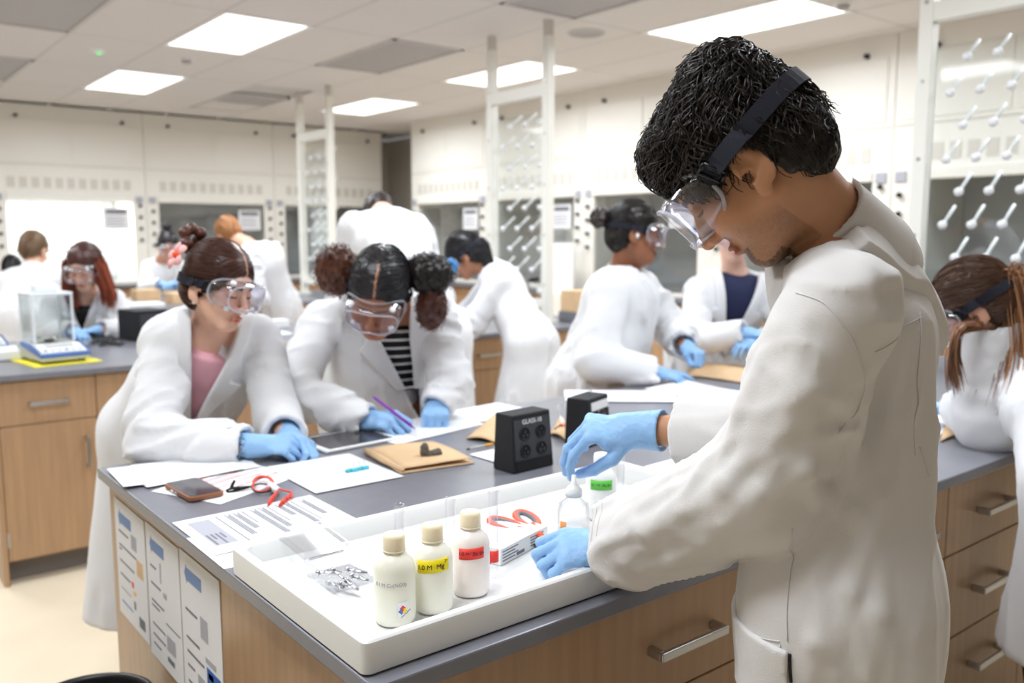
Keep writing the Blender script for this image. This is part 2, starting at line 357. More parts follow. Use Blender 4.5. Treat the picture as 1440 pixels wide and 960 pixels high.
for k, (a, b) in enumerate(((.572, 1.5), (1.5, 2.4), (2.4, 3.3), (3.3, 4.2))): cabinet(a, b, 7.23, -1, 'door2', ['base cabinet on the near side of the third bench, nearest its left end', 'base cabinet on the near side of the third bench, second from its left end', 'base cabinet on the near side of the third bench, third from its left end', 'base cabinet on the near side of the third bench, at the rack end'][k], dpt=.6)
MB().box(.552, .571, 4.145, 5.475, .0, BT-.028).build('bench_end_panel', 'wood', None, bevel=.001, label='wood end panel of the second bench at the left edge', cat='panel')
# ---------------------------------------------------------------- drying racks between service poles
def rack(u, va, vb, ztop, npeg, label, z0p=1.06, z1p=2.3, ncol=3):
    r = empty('drying_rack', (u, (va+vb)/2, BT), label=label, cat='drying rack', group='pegged drying racks on the bench ends')
    h = (vb-va)/2; zt = CEIL-BT
    for s in (-1, 1):
        MB().box(-.03, .03, s*h-.03, s*h+.03, .012, zt-.1).build('pole', 'pole', r, bevel=.003)
        MB().box(-.024, .024, s*h-.024, s*h+.024, zt-.1, zt-.001).build('pole_collar', 'wall', r)
        MB().box(-.055, .055, s*h-.055, s*h+.055, 0, .012).build('pole_foot', 'pole', r, bevel=.002)
        for q in range(5): 
            o = MB().tube([(-.034, 0, 0), (-.03, 0, 0)], .008, 8).build('screw', 'steel', r); o.location = (0, s*h, .25+q*.33)
    MB().box(-.028, .028, -h+.03, h-.03, ztop-BT-.04, ztop-BT+.04).build('crossbar', 'pole', r, bevel=.003)
    MB().box(-.028, .028, -h+.03, h-.03, .1, .15).build('crossbar', 'pole', r, bevel=.003)
    MB().box(.02, .026, -h+.03, h-.03, z0p-BT, z1p-BT).build('acrylic_sheet', 'acrylic', r)
    p0 = None
    rows = npeg; cols = ncol
    for i in range(rows):
        for j in range(cols):
            y = -h+.1+(j+.5*(i % 2))*(2*h-.2)/(cols-.5); z = z0p-BT+.06+i*(z1p-z0p-.12)/(rows-1)
            if p0 is None:
                p0 = MB().tube([(.02, 0, 0), (.120, 0, .080), (.124, 0, .083)], [.0075, .008, .005], 8).tube([(.008, 0, -.003), (.02, 0, 0)], .019, 12).build('drying_peg', 'peg', r, True); o = p0
            else: o = share(p0, 'drying_peg', r)
            o.location = (0, y, z)
    return r
rack(3.85, 1.30, 1.93, 2.44, 9, 'large pegged drying rack at the right edge behind the man', ncol=4)
rack(3.85, 4.43, 5.03, 2.44, 9, 'white pole drying rack in the middle of the room')
rack(3.88, 7.56, 8.18, 2.44, 9, 'farthest white pole drying rack, left of the middle')
# ================================================================ signed-distance modelling (organic shapes -> one continuous mesh)
f32 = np.float32
def V3(*a): return np.array(a if len(a) > 1 else a[0], dtype=float)
def nrm(a): a = np.asarray(a, float); return a/(np.linalg.norm(a)+1e-12)
def _dot(P, a): return P[:, 0]*f32(a[0])+P[:, 1]*f32(a[1])+P[:, 2]*f32(a[2])
def cone(a, b, r0, r1):
    a = np.asarray(a, float); b = np.asarray(b, float); ab = b-a; L2 = float(ab@ab)+1e-12
    def f(P):
        Q = P-a.astype(f32); t = np.clip(_dot(Q, ab)/f32(L2), 0, 1)
        Q = Q-t[:, None]*ab.astype(f32)
        return np.sqrt((Q*Q).sum(1))-(f32(r0)+t*f32(r1-r0))
    return f
def ecap(a, b, side, w0, d0, w1, d1, e=2.0):
    """tapered capsule with elliptic section: half width w along side, half depth d"""
    a = np.asarray(a, float); b = np.asarray(b, float); ax = b-a; L = np.linalg.norm(ax)+1e-9; ax = ax/L
    side = nrm(side-ax*np.dot(side, ax)); dp = np.cross(ax, side)
    def f(P):
        Q = P-a.astype(f32); h = _dot(Q, ax); t = np.clip(h/f32(L), 0, 1); o = h-t*f32(L)
        w = f32(w0)+t*f32(w1-w0); d = f32(d0)+t*f32(d1-d0); m = np.minimum(w, d)
        s = np.abs(_dot(Q, side)/w); q = np.abs(_dot(Q, dp)/d); oo = np.abs(o/m)
        return ((s**e+q**e+oo**e)**f32(1/e)-1)*m
    return f
def ell(c, r, R=None):
    c = np.asarray(c, float); r = np.asarray(r, float); m = float(r.min())
    RR = np.eye(3) if R is None else np.asarray(R, float)     # columns: local axes
    def f(P):
        Q = (P-c.astype(f32)) @ RR.astype(f32)
        k0 = np.sqrt(((Q/r.astype(f32))**2).sum(1)); k1 = np.sqrt(((Q/(r*r).astype(f32))**2).sum(1))+f32(1e-6)
        return np.where(k0 < .2, (k0-1)*m, k0*(k0-1)/k1)
    return f
def rbox(c, h, rad=.0, R=None):
    c = np.asarray(c, float); h = np.asarray(h, float)-rad
    RR = np.eye(3) if R is None else np.asarray(R, float)
    def f(P):
        q = np.abs((P-c.astype(f32)) @ RR.astype(f32))-h.astype(f32)
        return np.sqrt((np.maximum(q, 0)**2).sum(1))+np.minimum(q.max(1), 0)-f32(rad)
    return f
def plane(p, n):
    p = np.asarray(p, float); n = nrm(n); k = float(p@n)
    return lambda P: _dot(P, n)-f32(k)
def smin(a, b, k):
    h = np.clip(.5+.5*(b-a)/f32(k), 0, 1); return b+(a-b)*h-f32(k)*h*(1-h)
def U(k, *fs):
    def f(P):
        d = fs[0](P)
        for g in fs[1:]: d = smin(d, g(P), k) if k > 0 else np.minimum(d, g(P))
        return d
    return f
def sub(a, b, k=.004): return lambda P: -smin(-a(P), b(P), k)
def inter(a, b): return lambda P: np.maximum(a(P), b(P))
def off(a, r): return lambda P: a(P)-f32(r)
def onion(a, t): return lambda P: np.abs(a(P))-f32(t)
_tab = np.random.RandomState(3).rand(4096).astype(f32)
def vnoise(P):
    I = np.floor(P).astype(np.int64); Fr = (P-I).astype(f32); Fr = Fr*Fr*(3-2*Fr); out = 0
    for dx in (0, 1):
        wx = Fr[:, 0] if dx else 1-Fr[:, 0]
        for dy in (0, 1):
            wy = Fr[:, 1] if dy else 1-Fr[:, 1]
            for dz in (0, 1):
                wz = Fr[:, 2] if dz else 1-Fr[:, 2]
                h = ((I[:, 0]+dx)*73856093 ^ (I[:, 1]+dy)*19349663 ^ (I[:, 2]+dz)*83492791) & 4095
                out = out+wx*wy*wz*_tab[h]
    return out*2-1
def folds(base, fr, amp, seed=0., where=None):
    """cloth folds: ridged noise stretched along directions. fr = 3x3 rows of frequency vectors"""
    A = np.asarray(fr, float).astype(f32)
    def f(P):
        d = base(P); m = np.abs(d) < .05
        if m.any():
            Q = P[m] @ A.T + f32(seed); w = vnoise(Q*f32(.7)+f32(3.7)); n1 = vnoise(Q+w[:, None]*f32(.8)); n2 = vnoise(Q*f32(1.9)+f32(7.3)+w[:, None]); n0 = vnoise(Q*f32(.45)+f32(11.))
            gate = np.clip(n0*2+.75, .15, 1.3)
            r = (np.exp(-(n1/f32(.20))**2)-f32(.42))*f32(amp)*gate+(np.exp(-(n2/f32(.17))**2)-f32(.3))*f32(amp*.5)*gate+n0*f32(amp*.5)
            if where is not None: r = r*where(P[m])
            d = d.copy(); d[m] -= r
        return d
    return f
def axis(lo, hi, h, fine=None):
    """coordinates from lo to hi with step h, finer (hf) inside fine=(a,b,hf)"""
    if not fine or fine[2] >= h: n = max(4, int(math.ceil((hi-lo)/h))); x = lo+np.arange(n+1)*h
    else:
        a, b, hf = fine; a = max(a, lo); b = min(b, hi)
        x = np.concatenate([np.arange(lo, a-1e-9, h), np.arange(a, b, hf), np.arange(b, hi+h, h)])
    k = (-(len(x)-1)) % 4
    if k: x = np.concatenate([x, x[-1]+np.arange(1, k+1)*h])
    return x
def mesh_sdf(fn, xs, ys, zs):
    nx, ny, nz = len(xs), len(ys), len(zs); c = 4
    X, Y, Zc = xs[::c], ys[::c], zs[::c]
    G = np.stack(np.meshgrid(X, Y, Zc, indexing='ij'), -1).reshape(-1, 3).astype(f32)
    Fc = fn(G).reshape(len(X), len(Y), len(Zc))
    dx, dy, dz = np.diff(X), np.diff(Y), np.diff(Zc)
    diag = np.sqrt(dx[:, None, None]**2+dy[None, :, None]**2+dz[None, None, :]**2)
    mn = None; A = np.abs(Fc)
    for a in (0, 1):
        for b in (0, 1):
            for d in (0, 1):
                s = A[a:len(X)-1+a, b:len(Y)-1+b, d:len(Zc)-1+d]; mn = s if mn is None else np.minimum(mn, s)
    act = mn < diag*1.0+.004
    mask = np.zeros((nx, ny, nz), bool); rep = act.repeat(c, 0).repeat(c, 1).repeat(c, 2)
    for a in (0, 1):
        for b in (0, 1):
            for d in (0, 1): mask[a:nx-1+a, b:ny-1+b, d:nz-1+d] |= rep
    F = Fc.repeat(c, 0)[:nx].repeat(c, 1)[:, :ny].repeat(c, 2)[:, :, :nz].astype(f32).copy()
    I = np.nonzero(mask); P = np.stack([xs[I[0]], ys[I[1]], zs[I[2]]], -1).astype(f32)
    out = np.empty(len(P), f32)
    for s in range(0, len(P), 400000): out[s:s+400000] = fn(P[s:s+400000])
    F[I] = out
    # surface nets
    S = F < 0; cnt = np.zeros((nx-1, ny-1, nz-1), np.int8)
    for a in (0, 1):
        for b in (0, 1):
            for d in (0, 1): cnt += S[a:nx-1+a, b:ny-1+b, d:nz-1+d]
    cells = np.nonzero((cnt > 0) & (cnt < 8)); n = len(cells[0])
    idx = -np.ones((nx-1, ny-1, nz-1), np.int32); idx[cells] = np.arange(n)
    acc = np.zeros((n, 3)); w = np.zeros(n); ax = (xs, ys, zs)
    for d in range(3):
        for o1 in (0, 1):
            for o2 in (0, 1):
                o = [0, 0, 0]; e = [q for q in range(3) if q != d]; o[e[0]] = o1; o[e[1]] = o2
                i0 = [cells[q]+o[q] for q in range(3)]; i1 = list(i0); i1[d] = i0[d]+1
                a = F[i0[0], i0[1], i0[2]]; b = F[i1[0], i1[1], i1[2]]; m = (a < 0) != (b < 0)
                t = a/(a-b+1e-12)
                p = np.stack([ax[q][i0[q]] for q in range(3)], -1); p[:, d] = ax[d][i0[d]]*(1-t)+ax[d][i1[d]]*t
                acc[m] += p[m]; w[m] += 1
    verts = acc/np.maximum(w, 1)[:, None]; faces = []
    for d in range(3):
        e1, e2 = (d+1) % 3, (d+2) % 3
        sl0 = [slice(None)]*3; sl1 = [slice(None)]*3; sl0[d] = slice(0, -1); sl1[d] = slice(1, None)
        ch = S[tuple(sl0)] != S[tuple(sl1)]; inside = S[tuple(sl0)]
        k = np.nonzero(ch); k = [np.asarray(q) for q in k]; ok = np.ones(len(k[0]), bool)
        for e in (e1, e2): ok &= (k[e] > 0) & (k[e] < idx.shape[e])
        k = [q[ok] for q in k]; ins = inside[tuple(k)]
        def cell(a, b):
            q = list(k); q[e1] = k[e1]-a; q[e2] = k[e2]-b; return idx[tuple(q)]
        q = np.stack([cell(1, 1), cell(0, 1), cell(0, 0), cell(1, 0)], -1)
        q[~ins] = q[~ins][:, ::-1]; faces.append(q)
    faces = np.concatenate(faces); faces = faces[(faces >= 0).all(1)]
    return verts, faces
def np_mesh(name, verts, faces, cols=None, smooth=True):
    me = bpy.data.meshes.new(name); nv, nf = len(verts), len(faces); k = faces.shape[1]
    me.vertices.add(nv); me.vertices.foreach_set('co', np.ascontiguousarray(verts, dtype=np.float32).ravel())
    me.loops.add(nf*k); me.loops.foreach_set('vertex_index', np.ascontiguousarray(faces, dtype=np.int32).ravel())
    me.polygons.add(nf); me.polygons.foreach_set('loop_start', np.arange(0, nf*k, k, dtype=np.int32))
    me.polygons.foreach_set('use_smooth', np.full(nf, smooth))
    if cols is not None:
        a = me.color_attributes.new('Col', 'FLOAT_COLOR', 'POINT'); c = np.ones((nv, 4), np.float32); c[:, :3] = cols; a.data.foreach_set('color', c.ravel())
    me.update(calc_edges=True); me.validate(); return me
def sdf_obj(name, fn, lo, hi, h, m, parent=None, fine=None, colfn=None, smooth_it=0, **k):
    """fine = (lo3, hi3, hf)"""
    ax = [axis(lo[i], hi[i], h, (fine[0][i], fine[1][i], fine[2]) if fine else None) for i in range(3)]
    v, f = mesh_sdf(fn, *ax)
    if smooth_it:
        for _ in range(smooth_it):
            s = np.zeros_like(v); c = np.zeros(len(v))
            for a, b in ((0, 1), (1, 2), (2, 3), (3, 0)):
                np.add.at(s, f[:, a], v[f[:, b]]); np.add.at(c, f[:, a], 1); np.add.at(s, f[:, b], v[f[:, a]]); np.add.at(c, f[:, b], 1)
            v = v*.5+.5*s/np.maximum(c, 1)[:, None]
    me = np_mesh(name, v, f, colfn(v) if colfn else None)
    o = link(name, me, m, parent, False, **k); return o
def strands(name, lines, radii, m, parent, n=4, cols=None):
    """lines (S,K,3) polylines -> tapered tubes in one mesh"""
    lines = np.asarray(lines, float); S, K, _ = lines.shape
    T = np.gradient(lines, axis=1); T /= np.linalg.norm(T, axis=2, keepdims=True)+1e-9
    ref = np.cross(T, np.array([.31, .52, .79])); ref /= np.linalg.norm(ref, axis=2, keepdims=True)+1e-9; bi = np.cross(T, ref)
    r = np.asarray(radii)[None, :, None] if np.ndim(radii) == 1 else np.asarray(radii)[:, :, None]
    V = np.stack([lines+(ref*math.cos(2*PI*k/n)+bi*math.sin(2*PI*k/n))*r for k in range(n)], 2).reshape(-1, 3)
    s, i, k = np.meshgrid(np.arange(S), np.arange(K-1), np.arange(n), indexing='ij'); b = (s*K+i)*n
    Fq = np.stack([b+k, b+(k+1) % n, b+n+(k+1) % n, b+n+k], -1).reshape(-1, 4)
    cc = None if cols is None else np.repeat(cols, K*n, axis=0)
    return link(name, np_mesh(name, V, Fq, cc), m, parent)
# ================================================================ things on the front bench
Z = BT
SHEETS = []
def sheet(a, b, w, label, name='paper_sheet', m='paper', z=Z, th=.0003, curl=0., side=1, group='loose paper sheets on the benches', cat='paper', n=6, length=None):
    """a, b: pixels of one edge on the bench; the sheet extends w metres to the left (side=1) or right (-1) of a->b"""
    A = onz(*a, z); Bp = onz(*b, z); d = (Bp-A); L = float(np.hypot(d[0], d[1])); d /= L
    if length: L = length
    r = math.atan2(d[1], d[0]); mb = MB(); V = []; F = []
    for i in range(n+1):
        for j in range(n+1):
            x, y = L*i/n, side*w*j/n
            V.append((x, y, curl*((i/n-.5)**2*4)*(.3+.7*j/n)))
    for i in range(n):
        for j in range(n):
            q = [i*(n+1)+j, (i+1)*(n+1)+j, (i+1)*(n+1)+j+1, i*(n+1)+j+1]; F.append(tuple(q if side > 0 else q[::-1]))
    mb.add(V, F); o = mb.build(name, m, None, label=label, cat=cat, group=group)
    SHEETS.append(o); o.location = (A[0], A[1], z+.0004+.00045*((len(SHEETS)*3) % 8)); o.rotation_euler = (0, 0, r)
    s = o.modifiers.new('thick', 'SOLIDIFY'); s.thickness = th; s.offset = 1
    return o, L
def ink(o, rects, m='ink_light', name='print', z=.0007):
    mb = MB()
    for (x0, x1, y0, y1) in rects: mb.add([(x0, y0, z), (x1, y0, z), (x1, y1, z), (x0, y1, z)], [(0, 1, 2, 3)])
    return mb.build(name, m, o)
# -- tray
TX0, TX1, TY0, TY1, TH = .530, 1.47, .972, 1.436, .05
mb = MB(); t = .016
r = empty('plastic_tray', ((TX0+TX1)/2, (TY0+TY1)/2, Z), label='large shallow white plastic tray on the near corner of the bench', cat='tray')
hx, hy = (TX1-TX0)/2, (TY1-TY0)/2
def rrect(hx, hy, rad, z, n=5):
    P = []
    for cx, cy, a0 in ((hx-rad, hy-rad, 0), (-hx+rad, hy-rad, 90), (-hx+rad, -hy+rad, 180), (hx-rad, -hy+rad, 270)):
        for k in range(n+1): a = math.radians(a0+90*k/n); P.append((cx+rad*math.cos(a), cy+rad*math.sin(a), z))
    return P
rings = [rrect(hx-.006, hy-.006, .010, 0), rrect(hx, hy, .012, .004), rrect(hx, hy, .012, TH-.003), rrect(hx-.003, hy-.003, .011, TH), rrect(hx-t+.003, hy-t+.003, .018, TH), rrect(hx-t, hy-t, .018, TH-.003), rrect(hx-t-.006, hy-t-.006, .02, .016), rrect(hx-t-.016, hy-t-.016, .02, .008)]
V = [p for q in rings for p in q]; n = len(rings[0]); F = []
for i in range(len(rings)-1):
    for k in range(n): F.append((i*n+k, i*n+(k+1) % n, (i+1)*n+(k+1) % n, (i+1)*n+k))
F.append(tuple(range(n-1, -1, -1))); F.append(tuple((len(rings)-1)*n+k for k in range(n)))
MB().add(V, F).build('tray_body', 'tray', r, 'auto')
TZ = Z+.0085
# -- bottles
def ang_cam(p): return math.atan2(-p[1], -p[0])
def cyl_patch(rad, a0, a1, z0, z1, m, name, parent, slant=0., n=14, out=.0006):
    V = []; F = []
    for k in range(n+1):
        a = a0+(a1-a0)*k/n; s = slant*k/n
        for rr in (rad+.0001, rad+out):
            for z in (z0+s, z1+s): V.append((rr*math.cos(a), rr*math.sin(a), z))
    for k in range(n):
        b = k*4; F += [(b+2, b+6, b+7, b+3), (b, b+1, b+5, b+4), (b+1, b+3, b+7, b+5), (b, b+4, b+6, b+2)]
    F += [(0, 2, 3, 1), (n*4, n*4+1, n*4+3, n*4+2)]
    return MB().add(V, F).build(name, m, parent, True)
def cyl_text(txt, size, rad, ac, zc, m, parent, slant=0., name='lettering'):
    V, F = text_mesh(txt, size, .0002)
    V = [((rad+.0009+z)*math.cos(ac+x/rad), (rad+.0009+z)*math.sin(ac+x/rad), zc+y+slant*x) for x, y, z in V]
    return MB().add(V, F).build(name, m, parent)
def bottle(px, body, label, cap='cap', H=.105, R=.031, z=TZ, neckm=None):
    p = onz(*px, z); r = empty('reagent_bottle', (p[0], p[1], z+.0005), label=label, cat='bottle', group='squat plastic reagent bottles in the tray')
    prof = [(0, 0), (R-.005, 0), (R-.001, .004), (R, .012), (R, H-.022), (R-.003, H-.012), (R-.010, H-.004), (.0165, H), (.0135, H+.003), (.0135, H+.010), (0, H+.010)]
    MB().lathe(prof, 36).build('bottle_body', body, r, True)
    cp = [(.0135, H+.004), (.016, H+.004), (.0165, H+.006), (.0165, H+.024), (.015, H+.029), (.008, H+.031), (0, H+.031)]
    c = MB().lathe(cp, 28).build('cap', cap, r, True)
    MB().lathe([(.0158, H+.0035), (.0175, H+.0035), (.0175, H+.0055), (.0158, H+.0058)], 28).build('cap_ring', cap, c, True)
    return r, p, ang_cam(p)
def test_tube(px, ztop_len, tape, label, z=TZ, bottle_to=None):
    p = onz(*px, z); r = empty('test_tube', (p[0], p[1], z+.0012), label=label, cat='test tube', group='clear test tubes taped beside the bottles')
    R = .0082; L = ztop_len
    MB().lathe([(.001, 0), (R*.6, .0015), (R*.92, .005), (R, .010), (R, L-.004), (R+.0012, L-.003), (R+.0012, L), (R-.0005, L), (R-.0012, L-.004), (R-.0012, .011), (.001, .0025)], 20).build('glass_tube', 'clear_plastic', r, True)
    if tape:
        a = ang_cam(p); cyl_patch(R, a-1.7, a+1.7, .020 if tape[1] is None else tape[1], .042 if tape[1] is None else tape[1]+.02, tape[0], 'tape_flag', r)
        mb = MB(); s = Vector((math.cos(a+PI/2), math.sin(a+PI/2), 0)); f = Vector((math.cos(a), math.sin(a), 0)); zz = .018 if tape[1] is None else tape[1]-.002
        q = [f*R*.9-s*.004+Vector((0, 0, zz)), f*R*.9-s*.024+Vector((0, 0, zz-.006)), f*R*.9-s*.024+Vector((0, 0, zz+.014)), f*R*.9-s*.004+Vector((0, 0, zz+.02))]
        mb.add([tuple(x) for x in q]+[tuple(x+f*.0006) for x in q], [(0, 1, 2, 3), (7, 6, 5, 4), (0, 4, 5, 1), (1, 5, 6, 2), (2, 6, 7, 3), (3, 7, 4, 0)]).build('tape_tail', tape[0], r)
    return r
b, p, a = bottle((556, 872), 'hdpe', 'foremost cream plastic bottle with a hazard diamond sticker')
st = cyl_patch(.031, a+.10, a+.66, .018, .040, 'paper', 'sticker', b)
for (da, dz, m) in ((.36, .0305, 'tape_red'), (.29, .026, 'blue'), (.43, .026, 'tape_yellow')):
    c = .0048; V = []
    for (x, y) in ((0, c), (-c, 0), (0, -c), (c, 0)): V.append((.0318*math.cos(a+da+x/.031), .0318*math.sin(a+da+x/.031), dz+y))
    MB().add(V, [(0, 1, 2, 3)]).build('hazard_diamond', m, st)
cyl_patch(.031, a-.50, a+.12, .056, .072, 'ink_light', 'pale_label', b, .0) if False else cyl_text('0.1 M Cu(NO3)', .0075, .031, a-.22, .066, 'ink_light', b)
cyl_text('corrosive', .004, .031, a+.52, .022, 'ink', st, .6)
b, p, a = bottle((609, 855), 'hdpe', 'middle cream plastic bottle with a yellow tape label')
cyl_patch(.031, a-.80, a+.85, .066, .086, 'tape_yellow', 'tape_label', b, .004)
cyl_text('1.0 M  Mg', .0105, .031, a-.10, .0765, 'marker', b, .06)
cyl_text('2+', .0055, .031, a+.70, .085, 'marker', b, .06)
b, p, a = bottle((662, 832), 'hdpe_pink', 'pinkish plastic bottle with a red tape label')
cyl_patch(.031, a-.62, a+.72, .064, .082, 'tape_red', 'tape_label', b, .002)
cyl_text('1.0 M  Zn 2+', .008, .031, a+.05, .074, 'ink_dark', b)
b, p, a = bottle((845, 728), 'hdpe_white', 'white plastic bottle with a green tape label by the raised hand', 'white')
cyl_patch(.031, a-.75, a+.75, .066, .086, 'tape_green', 'tape_label', b)
cyl_text('0.1 M  Fe 2+', .008, .031, a, .076, 'ink_dark', b)
test_tube((563, 838), .15, None, 'bare clear test tube behind the foremost bottle')
test_tube((634, 826), .15, ('tape_yellow', .05), 'clear test tube with yellow tape between two cream bottles')
test_tube((694, 812), .15, ('tape_red', .028), 'clear test tube with red tape at the pinkish bottle')
test_tube((872, 712), .125, ('tape_green', .008), 'clear test tube with green tape beside the white bottle')
# clear dropper bottle between the hands of the man
p = onz(806, 783, TZ); r = empty('dropper_bottle', (p[0], p[1], TZ+.0006), label='clear bottle held between the two gloved hands of the man', cat='bottle')
MB().lathe([(0, 0), (.027, 0), (.029, .003), (.029, .088), (.026, .098), (.014, .108), (.012, .112), (.012, .118), (.0108, .118), (.0108, .11), (.024, .095), (.0272, .086), (.0272, .004), (0, .003)], 30).build('bottle_body', 'clear_plastic', r, True)
MB().lathe([(0, .004), (.0265, .004), (.0265, .055), (0, .055)], 24).build('liquid', 'hdpe_white', r, True)
c = MB().lathe([(.0124, .112), (.0150, .112), (.0150, .124), (.010, .13), (.005, .134), (.004, .15), (0, .151)], 20).build('dropper_cap', 'hdpe_white', r, True)
a = ang_cam(p); cyl_patch(.029, a-.9, a-.45, .052, .072, 'tape_orange', 'orange_label', r)
# carton
p0 = onz(704, 796, TZ); p1 = onz(752, 770, TZ); d = p1-p0; L = float(np.hypot(d[0], d[1])); L = .155
r = empty('carton', (p0[0], p0[1], TZ), math.atan2(d[1], d[0]), label='small white printed carton lying in the tray beside the scissors', cat='box')
MB().box(0, L, 0, .10, .0005, .030).build('carton_body', 'white', r, bevel=.001)
MB().box(L*.2, L*.9, .02, .08, .030, .0304).build('lid_flap', 'paper', r)
pr = MB()
for q in range(4): pr.box(.006, .045+.01*(q % 2), -.0004, 0, .006+q*.0055, .008+q*.0055)
for q in range(4): pr.box(.095, .14, -.0004, 0, .007+q*.005, .009+q*.005)
pr.box(.05, .075, -.0004, 0, .004, .010); pr.build('print', 'ink', r)
# scissors
p0 = onz(716, 728, TZ+.03); p1 = onz(790, 772, TZ+.012); d = Vector(p1-p0); ln = d.length
r = empty('scissors', (0, 0, 0), label='scissors with orange and grey handles lying in the tray', cat='scissors')
xa = d.normalized(); ya = Vector((0, 0, 1)).cross(xa).normalized(); za = xa.cross(ya)
Mx = Matrix((( xa.x, ya.x, za.x, p0[0]), (xa.y, ya.y, za.y, p0[1]), (xa.z, ya.z, za.z, p0[2]), (0, 0, 0, 1)))
def loop(cx, cy, ax, ay, rot, n=22): return [(cx+ax*math.cos(t)*math.cos(rot)-ay*math.sin(t)*math.sin(rot), cy+ax*math.cos(t)*math.sin(rot)+ay*math.sin(t)*math.cos(rot), 0) for t in [2*PI*k/n for k in range(n+1)]]
for s in (-1, 1):
    h = MB().tube(loop(.022, s*.026, .036, .019, -s*.25), .0062, 8).tube([(.05, s*.018, 0), (.075, s*.008, 0), (.10, -s*.002, 0)], [.008, .008, .006], 8).xf(Mx).build('handle', 'orange', r, True)
    MB().tube(loop(.022, s*.026, .030, .0135, -s*.25), .0045, 8).xf(Mx).build('grip', 'grip_grey', h, True)
    bl = MB().prism([(.085, -s*.006), (.10, s*.006), (.15, s*.003), (.205, s*.0005), (.15, -s*.004)], .0005*s, .0005*s+.0016).xf(Mx).build('blade', 'steel', r)
MB().tube([(.1, 0, -.004), (.1, 0, .005)], .005, 10).xf(Mx).build('pivot', 'amber', r)
# metal tweezers under the hand
p0 = onz(748, 764, TZ+.006); p1 = onz(792, 786, TZ+.004); r = empty('tweezers', p0, label='bright metal tweezers half under the lower gloved hand', cat='tweezers')
d = Vector(p1-p0); s = Vector((0, 0, 1)).cross(d).normalized()
for k in (-1, 1): MB().tube([s*k*.001, d*.4+s*k*.005, d*.9+s*k*.003], [.003, .0028, .002], 6, flat=.6).build('arm', 'chrome', r, True)
MB().tube([d*-.06, d*.04], [.002, .004], 6).build('joint', 'chrome', r, True)
# clear hinged box with metal clips
c = onz(470, 836, TZ); r = empty('clear_box', (c[0], c[1], TZ+.0005), math.radians(2), label='open clear plastic box of metal clips in the tray', cat='box')
def openbox(mb, x0, x1, y0, y1, z0, z1, t=.0016):
    return mb.box(x0, x1, y0, y1, z0, z0+t).box(x0, x0+t, y0, y1, z0+t, z1).box(x1-t, x1, y0, y1, z0+t, z1).box(x0+t, x1-t, y0, y0+t, z0+t, z1).box(x0+t, x1-t, y1-t, y1, z0+t, z1)
openbox(MB(), 0, .085, 0, .10, 0, .026).build('box_base', 'clear_plastic', r)
l = openbox(MB(), 0, .085, 0, .10, 0, .014); l.xf(Matrix.Translation((.085, .10, .027)) @ Matrix.Rotation(math.radians(7), 4, 'X') @ Matrix.Rotation(0, 4, 'Z') @ Matrix.Translation((-.085, 0, 0))).build('box_lid', 'clear_plastic', r)
MB().tube([(.01, .101, .027), (.075, .101, .027)], .0022, 8).build('hinge', 'chrome', r)
c = onz(486, 822, TZ+.012)
for k in range(7):
    a = random.uniform(-.5, .5)+1.9; q = Vector((c[0]+random.uniform(-.018, .030), c[1]+random.uniform(-.015, .03), TZ+.008+.004*k)); dd = Vector((math.cos(a), math.sin(a), random.uniform(-.05, .1)))*.02
    o = empty('metal_clip', q, label='small shiny metal clip in the open clear box', cat='clip', group='metal clips in the clear box')
    MB().tube([-dd, dd*.2, dd], [.0022, .0030, .0026], 7).build('clip_body', 'chrome', o, True)
    MB().tube([dd*.9, dd*1.12], [.0048, .0045], 8).build('clip_head', 'chrome', o, True)
    MB().tube([-dd*1.0+Vector((0, 0, .003)), dd*.2+Vector((0, 0, .006))], .001, 5).build('clip_spring', 'steel', o, True)
# -- sheets
o, L = sheet((242, 736), (436, 697), .235, 'printed sheet partly under the tray corner with many text lines', side=-1, z=Z)
R1 = [(.02, .05, -.03, -.015), (.02, .055, -.11, -.02), (.02, .06, -.2, -.12)]
ink(o, [(.02, .065, -.19, -.025)], 'ink_light', z=.0004); rr = []
for k in range(11):
    x = .08+k*.0185
    for q in range(3 if k % 3 else 1): rr.append((x+q*.0045, x+q*.0045+.0028, -.2+.03*(k % 4), -.018-.012*(q % 2)))
ink(o, rr, 'ink', 'text_lines')
ink(o, [(.024+.009*k, .028+.009*k, -.185+.03*(k % 2), -.12) for k in range(4)], 'ink', 'text_lines')
sheet((262, 757), (400, 728), .20, 'second sheet under the printed sheet at the bench edge', side=-1, z=Z, th=.0004)[0].location.z = Z+.0001
o, L = sheet((212, 691), (320, 657), .215, 'sheet with red lines lying under the phone', side=-1, length=.28)
ink(o, [(.02, .25, -.03*k-.03, -.03*k-.026) for k in range(5)], 'tape_red', 'ruled_lines'); ink(o, [(.04, .2, -.03*k-.02, -.03*k-.013) for k in range(3)], 'ink_light', 'text_lines')
for k, (dx, dy, rz, t) in enumerate(((0, 0, 0, 'top blank sheet at the left corner of the front bench'), (.02, -.03, .12, 'second blank sheet at the left corner, poking out below'), (.06, .01, -.1, 'lowest blank sheet at the left corner under the elbow'))):
    o, L = sheet((150, 661), (322, 660), .20, t, side=-1, z=Z+.0012*(2-k), length=.28, curl=.004 if k == 0 else 0); o.location.x += dx; o.location.y += dy-.0; o.rotation_euler.z = -.02+rz-.05
o, L = sheet((444, 695), (568, 671), .285, 'blank white sheet under the gloved hands of the smiling student')
o, L = sheet((560, 625), (708, 590), .22, 'white sheet the student with pigtails writes on', side=1, length=.36, z=Z+.001)
o, L = sheet((640, 600), (735, 582), .2, 'white sheet beside the writing student, near the black box', side=1, length=.3); o.location.x += .05
o, L = sheet((795, 565), (935, 566), .22, 'white sheet in front of the woman with the low bun', side=1, length=.4, z=Z+.001)
